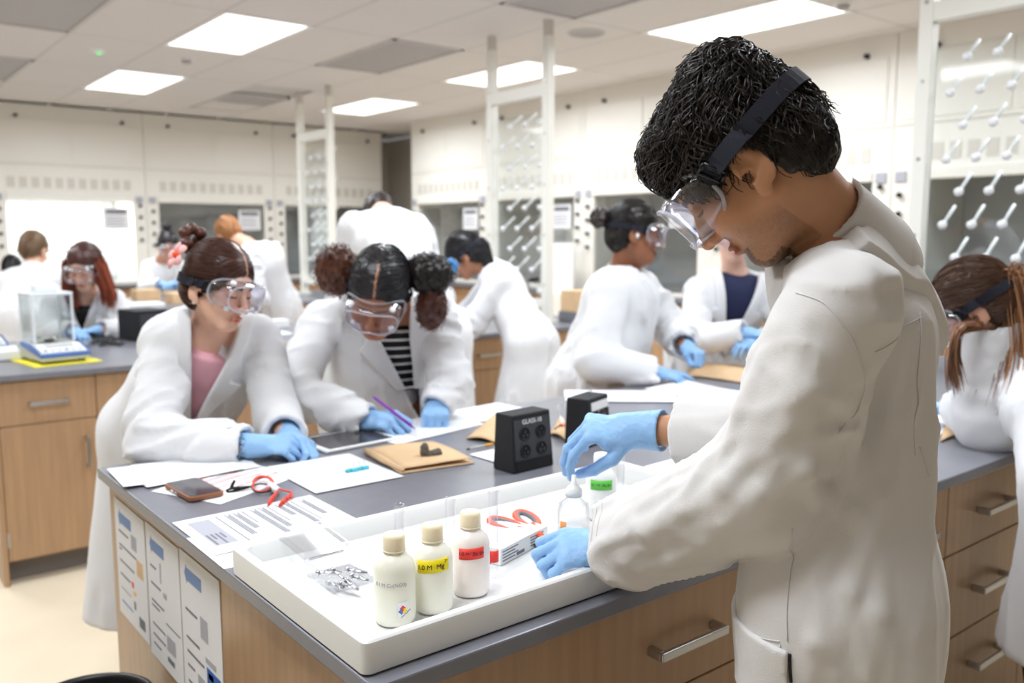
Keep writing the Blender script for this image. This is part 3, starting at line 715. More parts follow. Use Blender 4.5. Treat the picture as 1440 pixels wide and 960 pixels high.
o, L = sheet((905, 548), (1040, 572), .25, 'large curled white sheet under the pointing gloved hand', side=1, length=.42, curl=.012, z=Z+.002)
o, L = sheet((926, 664), (1010, 652), .20, 'blank sheet beside the far sleeve of the man', side=-1, length=.28)
o, L = sheet((870, 690), (960, 664), .18, 'white sheet resting over the tray end by the sleeve', side=-1, length=.25); o.location.z = Z+TH+.001; o.location.x += .06; o.location.y -= .02
o, L = sheet((1320, 612), (1365, 598), .22, 'white sheet beyond the hip of the man at the right', side=1, length=.28)
# phone
p = [onz(*q) for q in ((231, 690), (269, 712), (316, 694), (275, 676))]; c = sum(p)/4; d = p[1]-p[0]
r = empty('phone', (c[0], c[1], Z+.0030), math.atan2(d[1], d[0]), label='phone in a copper brown case lying on a sheet', cat='phone')
MB().add(*(lambda P: (P, [tuple(range(len(P)//2-1, -1, -1)), tuple(range(len(P)//2, len(P)))]+[(k, (k+1) % (len(P)//2), len(P)//2+(k+1) % (len(P)//2), len(P)//2+k) for k in range(len(P)//2)]))(rrect(.077, .04, .012, 0)+rrect(.077, .04, .012, .0105))).build('case', 'brown_case', r, bevel=.002)
MB().add(*(lambda P: (P, [tuple(range(len(P)//2-1, -1, -1)), tuple(range(len(P)//2, len(P)))]+[(k, (k+1) % (len(P)//2), len(P)//2+(k+1) % (len(P)//2), len(P)//2+k) for k in range(len(P)//2)]))(rrect(.073, .036, .010, .0100)+rrect(.073, .036, .010, .0112))).build('screen', 'screen', r)
for k in range(2): MB().box(-.03+k*.025, -.014+k*.025, -.0412, -.0396, .003, .007).build('side_button', 'chrome', r)
# leads with crocodile clips
def lead(name, pts, m, label, r=.0021, grp='crocodile clip leads'):
    P = [Vector(onz(x, y, Z+h)) for x, y, h in pts]; Q = []
    for i in range(len(P)-1):
        a, b, c, d = P[max(i-1, 0)], P[i], P[i+1], P[min(i+2, len(P)-1)]
        for k in range(6):
            t = k/6; Q.append(.5*((2*b)+(-a+c)*t+(2*a-5*b+4*c-d)*t*t+(-a+3*b-3*c+d)*t**3))
    Q.append(P[-1]); e = empty(name, P[0], label=label, cat='cable', group=grp)
    MB().tube([q-P[0] for q in Q], r, 6).build('wire', m, e, True); return e, P
def croc(e, P, a, b, m):
    A = Vector(onz(*a)); B = Vector(onz(*b)); d = B-A; s = Vector((0, 0, 1)).cross(d).normalized()
    MB().tube([A-P[0], A+d*.35-P[0], A+d*.5-P[0]], [.003, .0055, .0045], 8, flat=.8).build('boot', m, e, True)
    for k in (-1, 1): MB().tube([A+d*.45-P[0]+Vector((0, 0, k*.002)), A+d*.75+Vector((0, 0, .004*k))-P[0], B+Vector((0, 0, .0015*k))-P[0]], [.004, .0038, .0018], 6).build('jaw', m, e, True)
e, P = lead('clip_lead', [(352, 684, .01), (366, 680, .01), (382, 683, .008), (378, 690, .008), (362, 692, .008), (354, 684, .008), (362, 674, .01), (374, 671, .01), (383, 677, .008), (380, 690, .01)], 'black', 'black crocodile clip lead beside the phone')
croc(e, P, (352, 684, Z+.008), (318, 690, Z+.006), 'black'); MB().tube([Vector(onz(325, 686, Z+.01))-P[0], Vector(onz(330, 675, Z+.026))-P[0]], [.004, .0028], 6).build('lever', 'black', e)
e, P = lead('clip_lead', [(356, 682, .006), (358, 673, .008), (368, 669, .012), (380, 672, .012), (384, 680, .012), (372, 690, .008), (358, 689, .008), (356, 681, .012), (364, 671, .016), (378, 672, .016), (386, 684, .012), (398, 689, .012), (410, 692, .012), (409, 700, .008)], 'wire_red', 'coiled red crocodile clip lead tied with white tape', .0023)
croc(e, P, (390, 690, Z+.01), (377, 710, Z+.005), 'wire_red'); croc(e, P, (410, 694, Z+.008), (393, 711, Z+.005), 'wire_red')
MB().tube([Vector(onz(380, 681, Z+.008))-P[0], Vector(onz(390, 690, Z+.008))-P[0]], [.008, .009], 10).build('tape_wrap', 'white', e, True)
# tablet
r = empty('tablet', (*((onz(470, 638)+onz(505, 605))/2)[:2], Z+.001), math.radians(4), label='white framed tablet lying beside the blank sheet', cat='tablet')
r.location.x += .0
MB().box(-.12, .12, -.088, .088, 0, .008).build('tablet_body', 'white', r, bevel=.003)
MB().box(-.103, .103, -.078, .078, .0078, .0086).build('screen', 'screen', r); MB().tube([(.112, 0, .0078), (.112, 0, .0085)], .005, 12).build('home_button', 'scale_grey', r)
# kraft envelope with clay
P4 = [onz(*q)[:2] for q in ((515, 638), (563, 667), (668, 652), (608, 625))]; c = sum(P4)/4
r = empty('kraft_bag', (c[0], c[1], Z+.001), label='folded brown paper bag with a grey lump on top', cat='paper bag')
def bag(P, z0, z1, lift, n=8):
    V = []; F = []
    for i in range(n+1):
        for j in range(n+1):
            u, v = i/n, j/n; q = (1-u)*(1-v)*P[0]+u*(1-v)*P[1]+u*v*P[2]+(1-u)*v*P[3]
            V.append((q[0]-c[0], q[1]-c[1], z0+(z1-z0)*(math.sin(PI*min(1, u*1.1))*.5+.5)*(.6+.4*math.sin(PI*v))+lift*math.sin(3*u+5*v)*.5))
    for i in range(n):
        for j in range(n): F.append((i*(n+1)+j, (i+1)*(n+1)+j, (i+1)*(n+1)+j+1, i*(n+1)+j+1))
    return MB().add(V, F)
o = bag(P4, .001, .004, .0006).build('lower_leaf', 'kraft', r, True); s = o.modifiers.new('t', 'SOLIDIFY'); s.thickness = .001
o = bag([P4[0]+np.array([.006, .004]), P4[1]+np.array([.012, .006]), P4[2]+np.array([-.004, .008]), P4[3]], .008, .020, .003).build('upper_leaf', 'kraft', r, True); s = o.modifiers.new('t', 'SOLIDIFY'); s.thickness = .001
a, b = P4[0]-c, P4[1]-c
MB().tube([(a[0], a[1], .008), ((a[0]+b[0])/2, (a[1]+b[1])/2, .010), (b[0]+.01, b[1]+.004, .007)], [.009, .010, .006], 8, flat=.8).build('rolled_edge', 'kraft', r, True)
c2 = onz(604, 638, Z+.02)
fn = U(.008, ell(c2+V3(-.015, 0, .012), (.013, .011, .019)), ell(c2+V3(.006, -.004, .0), (.016, .011, .009)), ell(c2+V3(.022, -.006, .002), (.011, .010, .012)))
fn2 = lambda P: fn(P)+vnoise(P*f32(160))*f32(.0025)
o = sdf_obj('modelling_lump', fn2, c2-.05, c2+.06, .0025, 'clay', None, label='grey crumbly lump sitting on the brown paper bag', cat='lump'); 
# more kraft pieces
def kraft_piece(pts, label, h=.006):
    P = [onz(*q)[:2] for q in pts]; c = sum(P)/len(P)
    o = bag2(P, c, h); o = o.build('kraft_bag', 'kraft', None, True, label=label, cat='paper bag', group='brown paper bags on the bench'); o.location = (c[0], c[1], Z+.001)
    s = o.modifiers.new('t', 'SOLIDIFY'); s.thickness = .002; return o
def bag2(P, c, h, n=8):
    V = []; F = []
    for i in range(n+1):
        for j in range(n+1):
            u, v = i/n, j/n; q = (1-u)*(1-v)*P[0]+u*(1-v)*P[1]+u*v*P[2]+(1-u)*v*P[3]; V.append((q[0]-c[0], q[1]-c[1], .003+h*math.sin(PI*u)*(.5+.5*v)))
    for i in range(n):
        for j in range(n): F.append((i*(n+1)+j, (i+1)*(n+1)+j, (i+1)*(n+1)+j+1, i*(n+1)+j+1))
    return MB().add(V, F)
kraft_piece(((655, 618), (700, 625), (712, 596), (690, 588)), 'brown paper bag poking out left of the black socket box', .02)
kraft_piece(((772, 612), (798, 622), (800, 602), (782, 596)), 'brown paper bag between the two black boxes', .022)
kraft_piece(((960, 528), (1050, 540), (1060, 518), (985, 512)), 'brown paper bag by the hand of the woman with a bun', .008)
kraft_piece(((1322, 622), (1350, 612), (1362, 592), (1330, 590)), 'brown paper at the elbow of the long-haired student', .008)
# black socket box
def sock_box(pts, H, label, kind):
    a, b, c = [onz(*q)[:2] for q in pts]           # left, near, right base corners
    W = float(np.linalg.norm(c-b)); Dp = float(np.linalg.norm(a-b)); ang = math.atan2(*(c-b)[::-1])
    r = empty('socket_box', (b[0], b[1], Z+.0005), ang, label=label, cat='electrical box')
    t = .10; MB().add([(0, 0, 0), (W, 0, 0), (W, Dp, 0), (0, Dp, 0), (.004, .012, H), (W-.004, .012, H), (W-.004, Dp-.004, H), (.004, Dp-.004, H)], [(0, 3, 2, 1), (4, 5, 6, 7), (0, 1, 5, 4), (1, 2, 6, 5), (2, 3, 7, 6), (3, 0, 4, 7)]).build('housing', 'soft_black', r, bevel=.003)
    tilt = math.atan2(.012, H); Mf = Matrix.Rotation(-tilt, 4, 'X') @ Matrix.Rotation(PI/2, 4, 'X')
    def on(mb): return mb.xf(Mf)
    if kind == 0:
        fp = on(MB().box(.008, W-.008, .03, H-.012, 0, .0015)).build('face_plate', 'grip_dark', r)
        on(MB().box(.008, W-.008, .004, .03, 0, .0012)).build('lower_face', 'black_gloss', r)
        Vt, Ft = text_mesh('GLASS-10', .016, .0003); on(MB().add([(x+W*.5, y+H-.020, z+.002) for x, y, z in Vt], Ft)).build('lettering', 'white', r)
        for i in range(2):
            for j in range(2):
                cx, cy = W*(.3+.4*i), .052+.042*j
                s = on(MB().add(*(lambda L: (L.v, L.f))(MB().lathe([(.017, .0015), (.017, .004), (.0155, .0048), (.0145, .003), (0, .003)], 20, (cx, cy, 0))))).build('socket', 'soft_black', r, True)
                for q in range(3): an = PI/2+q*2*PI/3; on(MB().cyl((cx+.007*math.cos(an), cy+.007*math.sin(an), .003), .0042, .0022, 10)).build('pin_hole', 'black_gloss', s)
    else:
        on(MB().box(.02, W-.01, H-.035, H-.012, 0, .002)).build('white_label', 'white', r)
        on(MB().lathe([(.03, 0), (.03, .004), (.026, .005), (0, .005)], 24, (W*.55, H-.065, 0))).build('dial', 'black_gloss', r, True)
        on(MB().lathe([(.013, .005), (.013, .014), (.011, .016), (0, .016)], 20, (W*.48, H-.062, 0))).build('orange_knob', 'orange', r, True)
        MB().tube([(W*.6, Dp*.5, H), (W*.6, Dp*.5, H+.014)], [.0016, .0012], 6).build('toggle', 'steel', r)
    return r
mat('grip_dark', (58, 58, 64), .3)
sock_box(((693.7, 658.7), (722.5, 667.5), (778.7, 653.7)), .143, 'black box with four round sockets on the bench', 0)
sock_box(((803, 622), (830.6, 630), (860, 617)), .132, 'smaller black box with an orange knob behind the raised hand', 1)
# clear bag / tubing and clip by the second box
e, P = lead('clip_lead', [(801, 606, .02), (795, 600, .03), (788, 584, .05), (786, 572, .06), (792, 566, .06), (798, 574, .05)], 'clear_plastic', 'loop of clear tubing left of the smaller black box', .004, None)
MB().tube([Vector(onz(800, 595, Z+.02))-P[0], Vector(onz(788, 599, Z+.02))-P[0]], .006, 8).build('red_sleeve', 'wire_red', e, True)
MB().tube([Vector(onz(788, 599, Z+.02))-P[0], Vector(onz(780, 603, Z+.015))-P[0]], [.004, .002], 8).build('black_tip', 'black', e, True)
# pencil + plastic sleeve beside the box
A, Bq = onz(655, 632, Z+.006), onz(693, 624, Z+.006); r = empty('pencil', A, label='pencil with an orange band left of the black socket box', cat='pencil')
d = Vector(Bq-A); MB().tube([d*.0, d*.12], [.001, .0035], 8).build('tip', 'black', r); MB().tube([d*.12, d*.7], .0036, 8).build('shaft', 'scale_grey', r, True); MB().tube([d*.7, d*1.0], .0042, 8).build('orange_band', 'amber', r, True)
o, L = sheet((660, 640), (700, 652), .12, 'pale card under the black socket box', side=1, length=.17, z=Z)
# aqua glass pieces
for k, (x, y) in enumerate(((491, 662), (499, 661), (507, 659), (514, 658))):
    c = onz(x, y, Z+.006); r = empty('glass_bead', c, label=['aqua glass tube piece nearest the gloved hands', 'second aqua glass tube piece on the white sheet', 'third aqua glass tube piece on the white sheet', 'aqua glass tube piece nearest the brown bag'][k], cat='glass piece', group='aqua glass pieces on the sheet')
    MB().tube([(-.008, 0, 0), (.008, .002, 0)], .0055, 10).build('tube_piece', 'aqua', r, True); MB().tube([(0, 0, .004), (-.004, .004, .022)], .0007, 5).build('wire_lead', 'steel', r)
# -- posters on the end panel
def poster(v0, v1, z0, z1, label, items):
    r = MB().box(-.0015, 0, v0, v1, z0, z1).build('instruction_sheet', 'paper', None, label=label, cat='poster', group='instruction sheets on the bench end'); r.location = (.5475, 0, 0)
    w = v1-v0; e = -.0021
    def rect(a0, a1, b0, b1, m, nm): # a from left (large v) to right, b from top, fractions/metres
        MB().box(e, -.0015, v1-a1*w, v1-a0*w, z1-b1, z1-b0).build(nm, m, r)
    ya, yb = v1-.13*w, v1-.56*w; zt = z1-.042
    V = [(e, ya, zt), (e, ya-.05*w, zt+.020), (e, ya-.05*w, zt+.013), (e, yb, zt+.013), (e, yb, zt-.013), (e, ya-.05*w, zt-.013), (e, ya-.05*w, zt-.020)]
    MB().add(V+[(x+.0006, y, z) for x, y, z in V], [tuple(range(7)), tuple(range(13, 6, -1))]+[(k, k+7, (k+1) % 7+7, (k+1) % 7) for k in range(7)]).build('blue_arrow', 'blue_print', r)
    for (a0, a1, b, hh, m) in items: rect(a0, a1, b, b+hh, m, 'print_line' if hh < .008 else 'picture')
poster(2.01, 2.255, .56, .855, 'leftmost instruction sheet with a blue arrow on the bench end', [(.12, .45, .075, .004, 'ink'), (.55, .72, .06, .035, 'ink_light'), (.12, .7, .11, .004, 'ink'), (.12, .2, .12, .004, 'ink'), (.7, .9, .11, .04, 'kraft'), (.12, .6, .15, .004, 'ink'), (.12, .45, .185, .004, 'ink'), (.5, .56, .18, .014, 'tape_red'), (.55, .62, .2, .01, 'amber'), (.12, .45, .22, .004, 'ink_light'), (.55, .6, .225, .02, 'ink'), (.12, .5, .255, .004, 'blue_print'), (.7, .88, .25, .025, 'ink')])
poster(1.775, 2.000, .55, .858, 'middle instruction sheet with a blue arrow on the bench end', [(.12, .3, .09, .004, 'ink'), (.42, .45, .07, .045, 'ink_light'), (.12, .42, .13, .004, 'ink'), (.5, .6, .13, .012, 'ink_light'), (.12, .5, .17, .004, 'ink'), (.12, .35, .182, .004, 'ink'), (.55, .95, .195, .003, 'ink'), (.12, .5, .225, .004, 'ink'), (.55, .8, .22, .035, 'ink_light'), (.12, .5, .25, .004, 'ink'), (.12, .35, .272, .004, 'ink'), (.55, .75, .27, .012, 'ink')])
poster(1.545, 1.768, .50, .862, 'rightmost instruction sheet with a blue arrow and a blue picture', [(.12, .42, .115, .005, 'ink'), (.5, .68, .105, .045, 'ink_light'), (.12, .45, .175, .005, 'ink'), (.6, .85, .18, .012, 'ink_light'), (.12, .55, .205, .005, 'ink'), (.62, .95, .20, .045, 'blue'), (.66, .78, .208, .012, 'tape_red'), (.12, .3, .235, .005, 'ink'), (.38, .55, .235, .03, 'ink_light'), (.12, .4, .27, .005, 'ink'), (.45, .5, .285, .02, 'ink'), (.52, .95, .30, .012, 'blue')])
# -- waste bin
r = empty('waste_bin', (.392, 1.95, 0), label='black waste bin at the end of the front bench', cat='bin')
MB().lathe([(0, .01), (.11, .01), (.115, .0), (.135, .47), (.14, .49), (.132, .49), (.126, .46), (.108, .02)], 32).build('bin_body', 'bin', r, True)
MB().lathe([(.139, .44), (.143, .485), (.141, .497), (.133, .500), (.127, .49), (.124, .40)], 32).build('bin_liner', 'black', r, True)
# -- second bench: balance etc.
def balance(loc, rz, label, full=True):
    r = empty('balance', loc, rz, label=label, cat='balance', group='digital balances on the second bench')
    prof = [(-.16, .012), (-.16, .045), (-.12, .055), (-.05, .078), (.16, .082), (.16, .012)]
    MB().add([(-.105, y, z) for y, z in prof]+[(.105, y, z) for y, z in prof], [tuple(range(6)), tuple(range(11, 5, -1))]+[(k, k+6, (k+1) % 6+6, (k+1) % 6) for k in range(6)]).build('base', 'scale_grey', r, bevel=.006)
    MB().box(-.107, .107, -.164, -.14, .030, .046).build('blue_band', 'blue', r, bevel=.004)
    for s in (-1, 1): MB().add([(s*.107, -.15, .034), (s*.107, -.15, .052), (s*.107, -.05, .084), (s*.107, .1, .088), (s*.107, .1, .07), (s*.104, -.15, .034), (s*.104, -.15, .052), (s*.104, -.05, .084), (s*.104, .1, .088), (s*.104, .1, .07)], [(0, 1, 2, 3, 4), (9, 8, 7, 6, 5)]+[(k, k+5, (k+1) % 5+5, (k+1) % 5) for k in range(5)]).build('blue_side', 'blue', r)
    Mp = Matrix.Translation((0, -.158, .047)) @ Matrix.Rotation(math.atan2(.033, .11), 4, 'X')
    MB().box(-.095, .095, .005, .105, 0, .004).xf(Mp).build('keypad', 'scale_white', r, bevel=.002)
    MB().box(-.06, .06, .06, .09, .004, .006).xf(Mp).build('display', 'grille', r)
    for k in range(6): MB().box(-.085+k*.03, -.067+k*.03, .02, .034, .004, .007).xf(Mp).build('key', 'ink_light' if k % 3 else 'ink', r)
    for s in (-1, 1):
        for t in (-.12, .12): MB().cyl((s*.08, t, 0), .018, .014, 10).build('foot', 'black', r)
    MB().lathe([(0, .084), (.02, .084), (.02, .095), (.048, .097), (.05, .101), (0, .102)], 24, (0, .04, 0)).build('pan', 'steel', r, True)
    y0, y1, z0, z1, x = -.03, .14, .084, .30, .085
    for (a, nm) in (((-x, x, y0, y0+.003), 'glass_pane'), ((-x, -x+.003, y0, y1), 'glass_pane'), ((x-.003, x, y0, y1), 'glass_pane'), ((-x, x, y1-.003, y1), 'glass_pane')): MB().box(*a, z0, z1).build(nm, 'glass', r)
    for sx in (-x, x):
        for yy in (y0, y1): MB().box(sx-.004, sx+.004, yy-.004, yy+.004, z0, z1).build('corner_post', 'scale_white', r)
    MB().box(-x-.006, x+.006, y0-.006, y1+.006, z1, z1+.014).build('shield_top', 'scale_white', r, bevel=.003)
    MB().box(-.05, .05, .02, .1, z1+.0142, z1+.05).build('top_handle', 'scale_white', r, bevel=.008)
    return r
c = onz(65, 496); bx, by = .86, 4.50
balance((bx, by, Z+.004), math.radians(8), 'digital balance with glass shield on a yellow mat')
r = MB().box(-.145, .145, -.175, .165, 0, .0035).build('yellow_mat', 'yellow_mat', None, label='yellow mat under the digital balance', cat='mat'); r.location = (bx+.005, by-.02, Z+.0003); r.rotation_euler = (0, 0, math.radians(8))
balance((.62, 5.02, Z+.0003), math.radians(5), 'second digital balance behind, cut by the left edge')
r = MB().box(-.1, .1, -.1, .1, 0, .05).build('plastic_tub', 'white', None, bevel=.01, label='white plastic tub at the left edge of the second bench', cat='tub'); r.location = (.665, 4.70, Z+.0003)
for k in range(1):
    pts = [(118+k*8, 490-k*3, .01)]
    for q in range(26): pts.append((125+random.uniform(0, 50), 472+random.uniform(-4, 14), .008+.01*random.random()))
    e, P = lead('power_cable', pts, 'black', ['tangled black cable right of the balance', 'second black cable in the tangle right of the balance', 'third black cable in the tangle right of the balance'][k], .004, 'black cables on the second bench')
p = onv(205, 482, 5.0); r = empty('power_supply', (onz(206, 478)[0], onz(206, 478)[1]+.05, Z+.0003), .2, label='black box standing behind the smiling student', cat='power supply')
MB().box(-.09, .09, -.11, .11, .004, .17).build('housing', 'soft_black', r, bevel=.006); MB().box(-.075, .075, -.114, -.11, .03, .15).build('front_plate', 'grip_dark', r)
for s in (-1, 1): MB().lathe([(.016, 0), (.015, .014), (0, .015)], 16).xf(Matrix.Translation((s*.035, -.114, .06)) @ Matrix.Rotation(PI/2, 4, 'X')).build('knob', 'black', r, True)
for (x, y, w, dd, hgt, m, nm, t, ct) in ((372, 470, .28, .2, .004, 'paper', 'paper_stack', 'white paper stack on the second bench behind the smiling student', 'paper'), (300, 470, .25, .2, .003, 'paper', 'paper_stack', 'white papers on the second bench left of the paper stack', 'paper'), (378, 486, .16, .09, .012, 'kraft', 'kraft_pad', 'brown pad on the edge of the second bench', 'pad'), (390, 460, .12, .10, .05, 'white', 'plastic_tub', 'low white tub beyond the paper stack', 'tub')):
    c = onz(x, y); o = MB().box(-w/2, w/2, -dd/2, dd/2, 0, hgt).build(nm, m, None, bevel=min(.004, hgt*.3), label=t, cat=ct); o.location = (c[0], c[1], Z+.0003)
# third bench: papers, tub, boxes
for (x, v, w, dd, hgt, m, nm, t, ct) in ((200, 7.5, .3, .22, .03, 'white', 'paper_stack', 'white stack on the third bench near the bun student', 'paper'), (255, 7.7, .22, .25, .09, 'kraft', 'cardboard_box', 'brown cardboard box on the third bench', 'box'), (205, 8.15, .2, .2, .10, 'kraft', 'cardboard_box', 'brown box behind the bun student on the third bench', 'box'), (150, 7.6, .3, .3, .012, 'paper', 'paper_stack', 'flat papers at the left of the third bench', 'paper')):
    q = onv(x, 420, v); o = MB().box(-w/2, w/2, -dd/2, dd/2, 0, hgt).build(nm, m, None, bevel=.003, label=t, cat=ct); o.location = (q[0], v, Z+.0003)
# stand by the middle rack, white sheet holder and boxes at the right hoods
r = empty('white_stand', (5.74, 6.42, 0), label='white board standing in front of the right fume hoods', cat='board')
MB().box(-.012, .012, -.20, .20, .94, 1.42).build('board', 'white', r, bevel=.004); MB().box(-.10, .12, -.16, .16, 0, .94).build('stand_column', 'cream', r, bevel=.01)
r = empty('cardboard_box', (5.72, 6.28, 0), label='brown carton with a grey lid near the right fume hoods', cat='box')
r.location = (4.06, 4.35, Z+.0003); r['label'] = 'brown carton with grey base at the end of the second bench'
MB().box(-.09, .09, -.08, .08, .07, .21).build('carton', 'kraft', r, bevel=.003); MB().box(-.1, .1, -.09, .09, 0, .07).build('grey_base', 'grip_grey', r, bevel=.006)
# retort stand by the middle rack
r = empty('clamp_stand', (3.62, 4.35, Z+.0003), label='small dark clamp stand beside the middle rack', cat='stand')
MB().box(-.07, .07, -.05, .05, 0, .015).build('base', 'soft_black', r, bevel=.003); MB().tube([(0, 0, .015), (0, 0, .32)], .008, 8).build('rod', 'steel', r); MB().tube([(0, 0, .22), (-.1, .02, .22), (-.12, .03, .25)], .012, 8).build('clamp', 'soft_black', r, True); MB().tube([(0, 0, .29), (.06, -.03, .30)], .015, 8).build('clamp_head', 'soft_black', r, True)
# ================================================================ people
mat('coat', (230, 230, 233), .85, bump=(500, .12), sheen=.15, spec=.15)
mat('coat_warm', (228, 225, 224), .85, bump=(500, .12), sheen=.15, spec=.15)
mat('skin', (200, 150, 120), .48, attr=True, sss=(.12, (.012, .005, .003), 1), bump=(260, .06), spec=.4)
mat('hair', (30, 24, 22), .38, attr=True, spec=.55)
mat('glove', (150, 192, 236), .42, bump=(70, .22), spec=.4, sss=(.1, (.01, .01, .02), 1))
mat('strap', (22, 24, 38), .8, bump=(900, .2)); mat('buckle', (16, 16, 18), .25)
clear('goggle', (244, 244, 250), .75, .06, .10); clear('lens', (250, 250, 252), .5, .02, .04); mat('goggle_rim', (228, 228, 236), .2, alpha=.42)
mat('goggle_blue', (70, 150, 215), .3); mat('shirt_pink', (226, 168, 180), .8); mat('shirt_navy', (34, 40, 74), .8); mat('shirt_maroon', (110, 40, 52), .8); mat('shirt_black', (24, 24, 26), .8); mat('trousers', (40, 42, 52), .85); mat('shoe', (30, 30, 32), .6)
mat('petal', (240, 178, 176), .6); mat('petal_core', (240, 90, 50), .6); mat('pearl', (240, 236, 226), .2)
def stripes():
    m = mat('shirt_stripe', (20, 20, 22), .85); nt = m.node_tree; b = nt.nodes['Principled BSDF']
    tc = nt.nodes.new('ShaderNodeTexCoord'); sp = nt.nodes.new('ShaderNodeSeparateXYZ'); mu = nt.nodes.new('ShaderNodeMath'); mu.operation = 'MULTIPLY'; mu.inputs[1].default_value = 36
    fr = nt.nodes.new('ShaderNodeMath'); fr.operation = 'FRACT'; gt = nt.nodes.new('ShaderNodeMath'); gt.operation = 'GREATER_THAN'; gt.inputs[1].default_value = .72
    mx = nt.nodes.new('ShaderNodeMix'); mx.data_type = 'RGBA'; mx.inputs[6].default_value = (.008, .008, .01, 1); mx.inputs[7].default_value = (.8, .8, .8, 1)
    L = nt.links.new; L(tc.outputs['Object'], sp.inputs[0]); L(sp.outputs[2], mu.inputs[0]); L(mu.outputs[0], fr.inputs[0]); L(fr.outputs[0], gt.inputs[0]); L(gt.outputs[0], mx.inputs[0]); L(mx.outputs[2], b.inputs['Base Color'])
stripes()
def cv(r, d, f): return _R*r+_D*d+_F*f            # camera-aligned direction -> world
def frame(f, up):
    f = nrm(f); up = nrm(np.asarray(up)-f*np.dot(up, f)); s = np.cross(up, f); return np.stack([s, f, up], 1)   # columns left, forward, up
def bez(*ps): return [np.asarray(p, float) for p in ps]
class Head:
    def __init__(s, c, f, up, k=1.0, male=False):
        s.c = np.asarray(c, float); s.R = frame(f, up); s.k = k; s.male = male
    def w(s, a, b, c): return s.c+s.R@(np.array([a, b, c])*s.k)
    def loc(s, P): return ((P-s.c.astype(f32))@s.R.astype(f32))/f32(s.k)
    def L(s, fn): return lambda P: fn(s.loc(P))*f32(s.k)
    def dirw(s, a, b, c): return s.R@np.array([a, b, c], float)
def face_sdf(male, chinfat=0.):
    j = 1.06 if male else .92
    cr = ell((0, -.012, .035), (.074, .095, .088)); fa = ell((0, .028 if male else .030, -.035 if male else -.032), (.060*j, .064 if male else .060, .082 if male else .076))
    parts = [cr, fa, ell((0, .070, -.098 if male else -.092), (.022*j, .018, .017 if male else .014)), cone((.050*j, .000, -.058 if male else -.050), (.018*j, .066, -.100 if male else -.092), .020 if male else .016, .018 if male else .014), cone((-.050*j, .000, -.058 if male else -.050), (-.018*j, .066, -.100 if male else -.092), .020 if male else .016, .018 if male else .014), ell((0, .074, .030), (.050, .020, .018)),
             ell((.040, .060, -.026), (.026, .024, .024)), ell((-.040, .060, -.026), (.026, .024, .024))]
    base = U(.022, *parts)
    base = sub(base, U(0, ell((.033, .100, .004), (.019, .016, .012)), ell((-.033, .100, .004), (.019, .016, .012))), .012)
    eyes = U(0, ell((.032, .079, .003), (.0135, .012, .0115)), ell((-.032, .079, .003), (.0135, .012, .0115)))
    base = U(.004, base, eyes)
    nose = U(.008, cone((0, .086, .012), (0, .112, -.032), .0075, .0105), ell((.0125, .100, -.036), (.008, .010, .007)), ell((-.0125, .100, -.036), (.008, .010, .007)))
    base = U(.010, base, nose)
    lips = U(.003, ell((0, .092, -.062), (.022, .009, .0055)), ell((0, .090, -.0715), (.019, .009, .0065)))
    base = U(.006, base, lips)
    base = sub(base, ell((0, .104, -.0665), (.021, .013, .0016)), .002)
    if chinfat: base = U(.03, base, ell((0, .035, -.085), (.045, .04, .03+chinfat)))
    def ear(sg):
        a = -.08*sg
        Rm = np.array([[math.cos(a), -math.sin(a), 0], [math.sin(a), math.cos(a), 0], [0, 0, 1]]) @ np.array([[1, 0, 0], [0, math.cos(.2), math.sin(.2)], [0, -math.sin(.2), math.cos(.2)]])
        o = ell((sg*.079, -.010, -.016), (.0075, .0215, .033), Rm); lo = ell((sg*.076, .000, -.045), (.006, .010, .011))
        e = U(.006, o, lo)
        return sub(e, U(.003, ell((sg*.0895, -.007, -.008), (.0095, .0135, .022), Rm), ell((sg*.086, .002, -.022), (.013, .009, .011))), .002)
    return U(.004, base, ear(1), ear(-1))
def skin_cols(H, rgb, lip=(.55, .28, .26), stubble=None, brow=(.03, .02, .018), lips=True):
    base = np.array(srgb(rgb)); 
    def f(v):
        Q = ((v-H.c)@H.R)/H.k; n = len(v); c = np.tile(base, (n, 1))*(1+.06*vnoise((v*40).astype(f32))[:, None])
        red = np.exp(-((np.abs(Q[:, 0])-.038)**2/.0005+(Q[:, 2]+.02)**2/.0006))*(Q[:, 1] > .03); c *= 1-np.stack([red*-.03, red*.10, red*.10], -1)
        near = (np.abs(Q[:, 0]) < .1) & (np.abs(Q[:, 1]) < .14) & (np.abs(Q[:, 2]) < .14)
        if lips:
            m = near & (Q[:, 1] > .085) & (np.abs(Q[:, 2]+.067) < .0105*(1-(Q[:, 0]/.026)**2).clip(0)); c[m] = base*np.array([.92, .58, .58])
        m = near & (Q[:, 1] > .05) & (np.abs(np.abs(Q[:, 0])-.033) < .020) & (np.abs(Q[:, 2]-.024+.10*(np.abs(Q[:, 0])-.03)**2*20) < .0042); c[m] = brow
        m = near & (Q[:, 1] > .06) & (np.abs(np.abs(Q[:, 0])-.032) < .0155) & (np.abs(Q[:, 2]+.003) < .0022); c[m] = brow
        if stubble is not None:
            d = vnoise((v*420).astype(f32))*.5+.5
            w = near*np.clip((-.045-Q[:, 2]+.45*np.clip(.05-Q[:, 1], -.02, .1)*-1)/.02, 0, 1)*(Q[:, 1] > .005)
            mous = near*(np.abs(Q[:, 0]) < .032)*(Q[:, 1] > .08)*(np.abs(Q[:, 2]+.051) < .006)
            goat = near*(np.abs(Q[:, 0]) < .035)*(Q[:, 1] > .045)*(Q[:, 2] < -.078)
            t = np.clip(np.maximum(np.maximum(w*.35, mous*.75), goat*.85)*(.55+.6*d), 0, .92)[:, None]; c = c*(1-t)+np.array(stubble)*t
        return c.clip(0, 1)
    return f
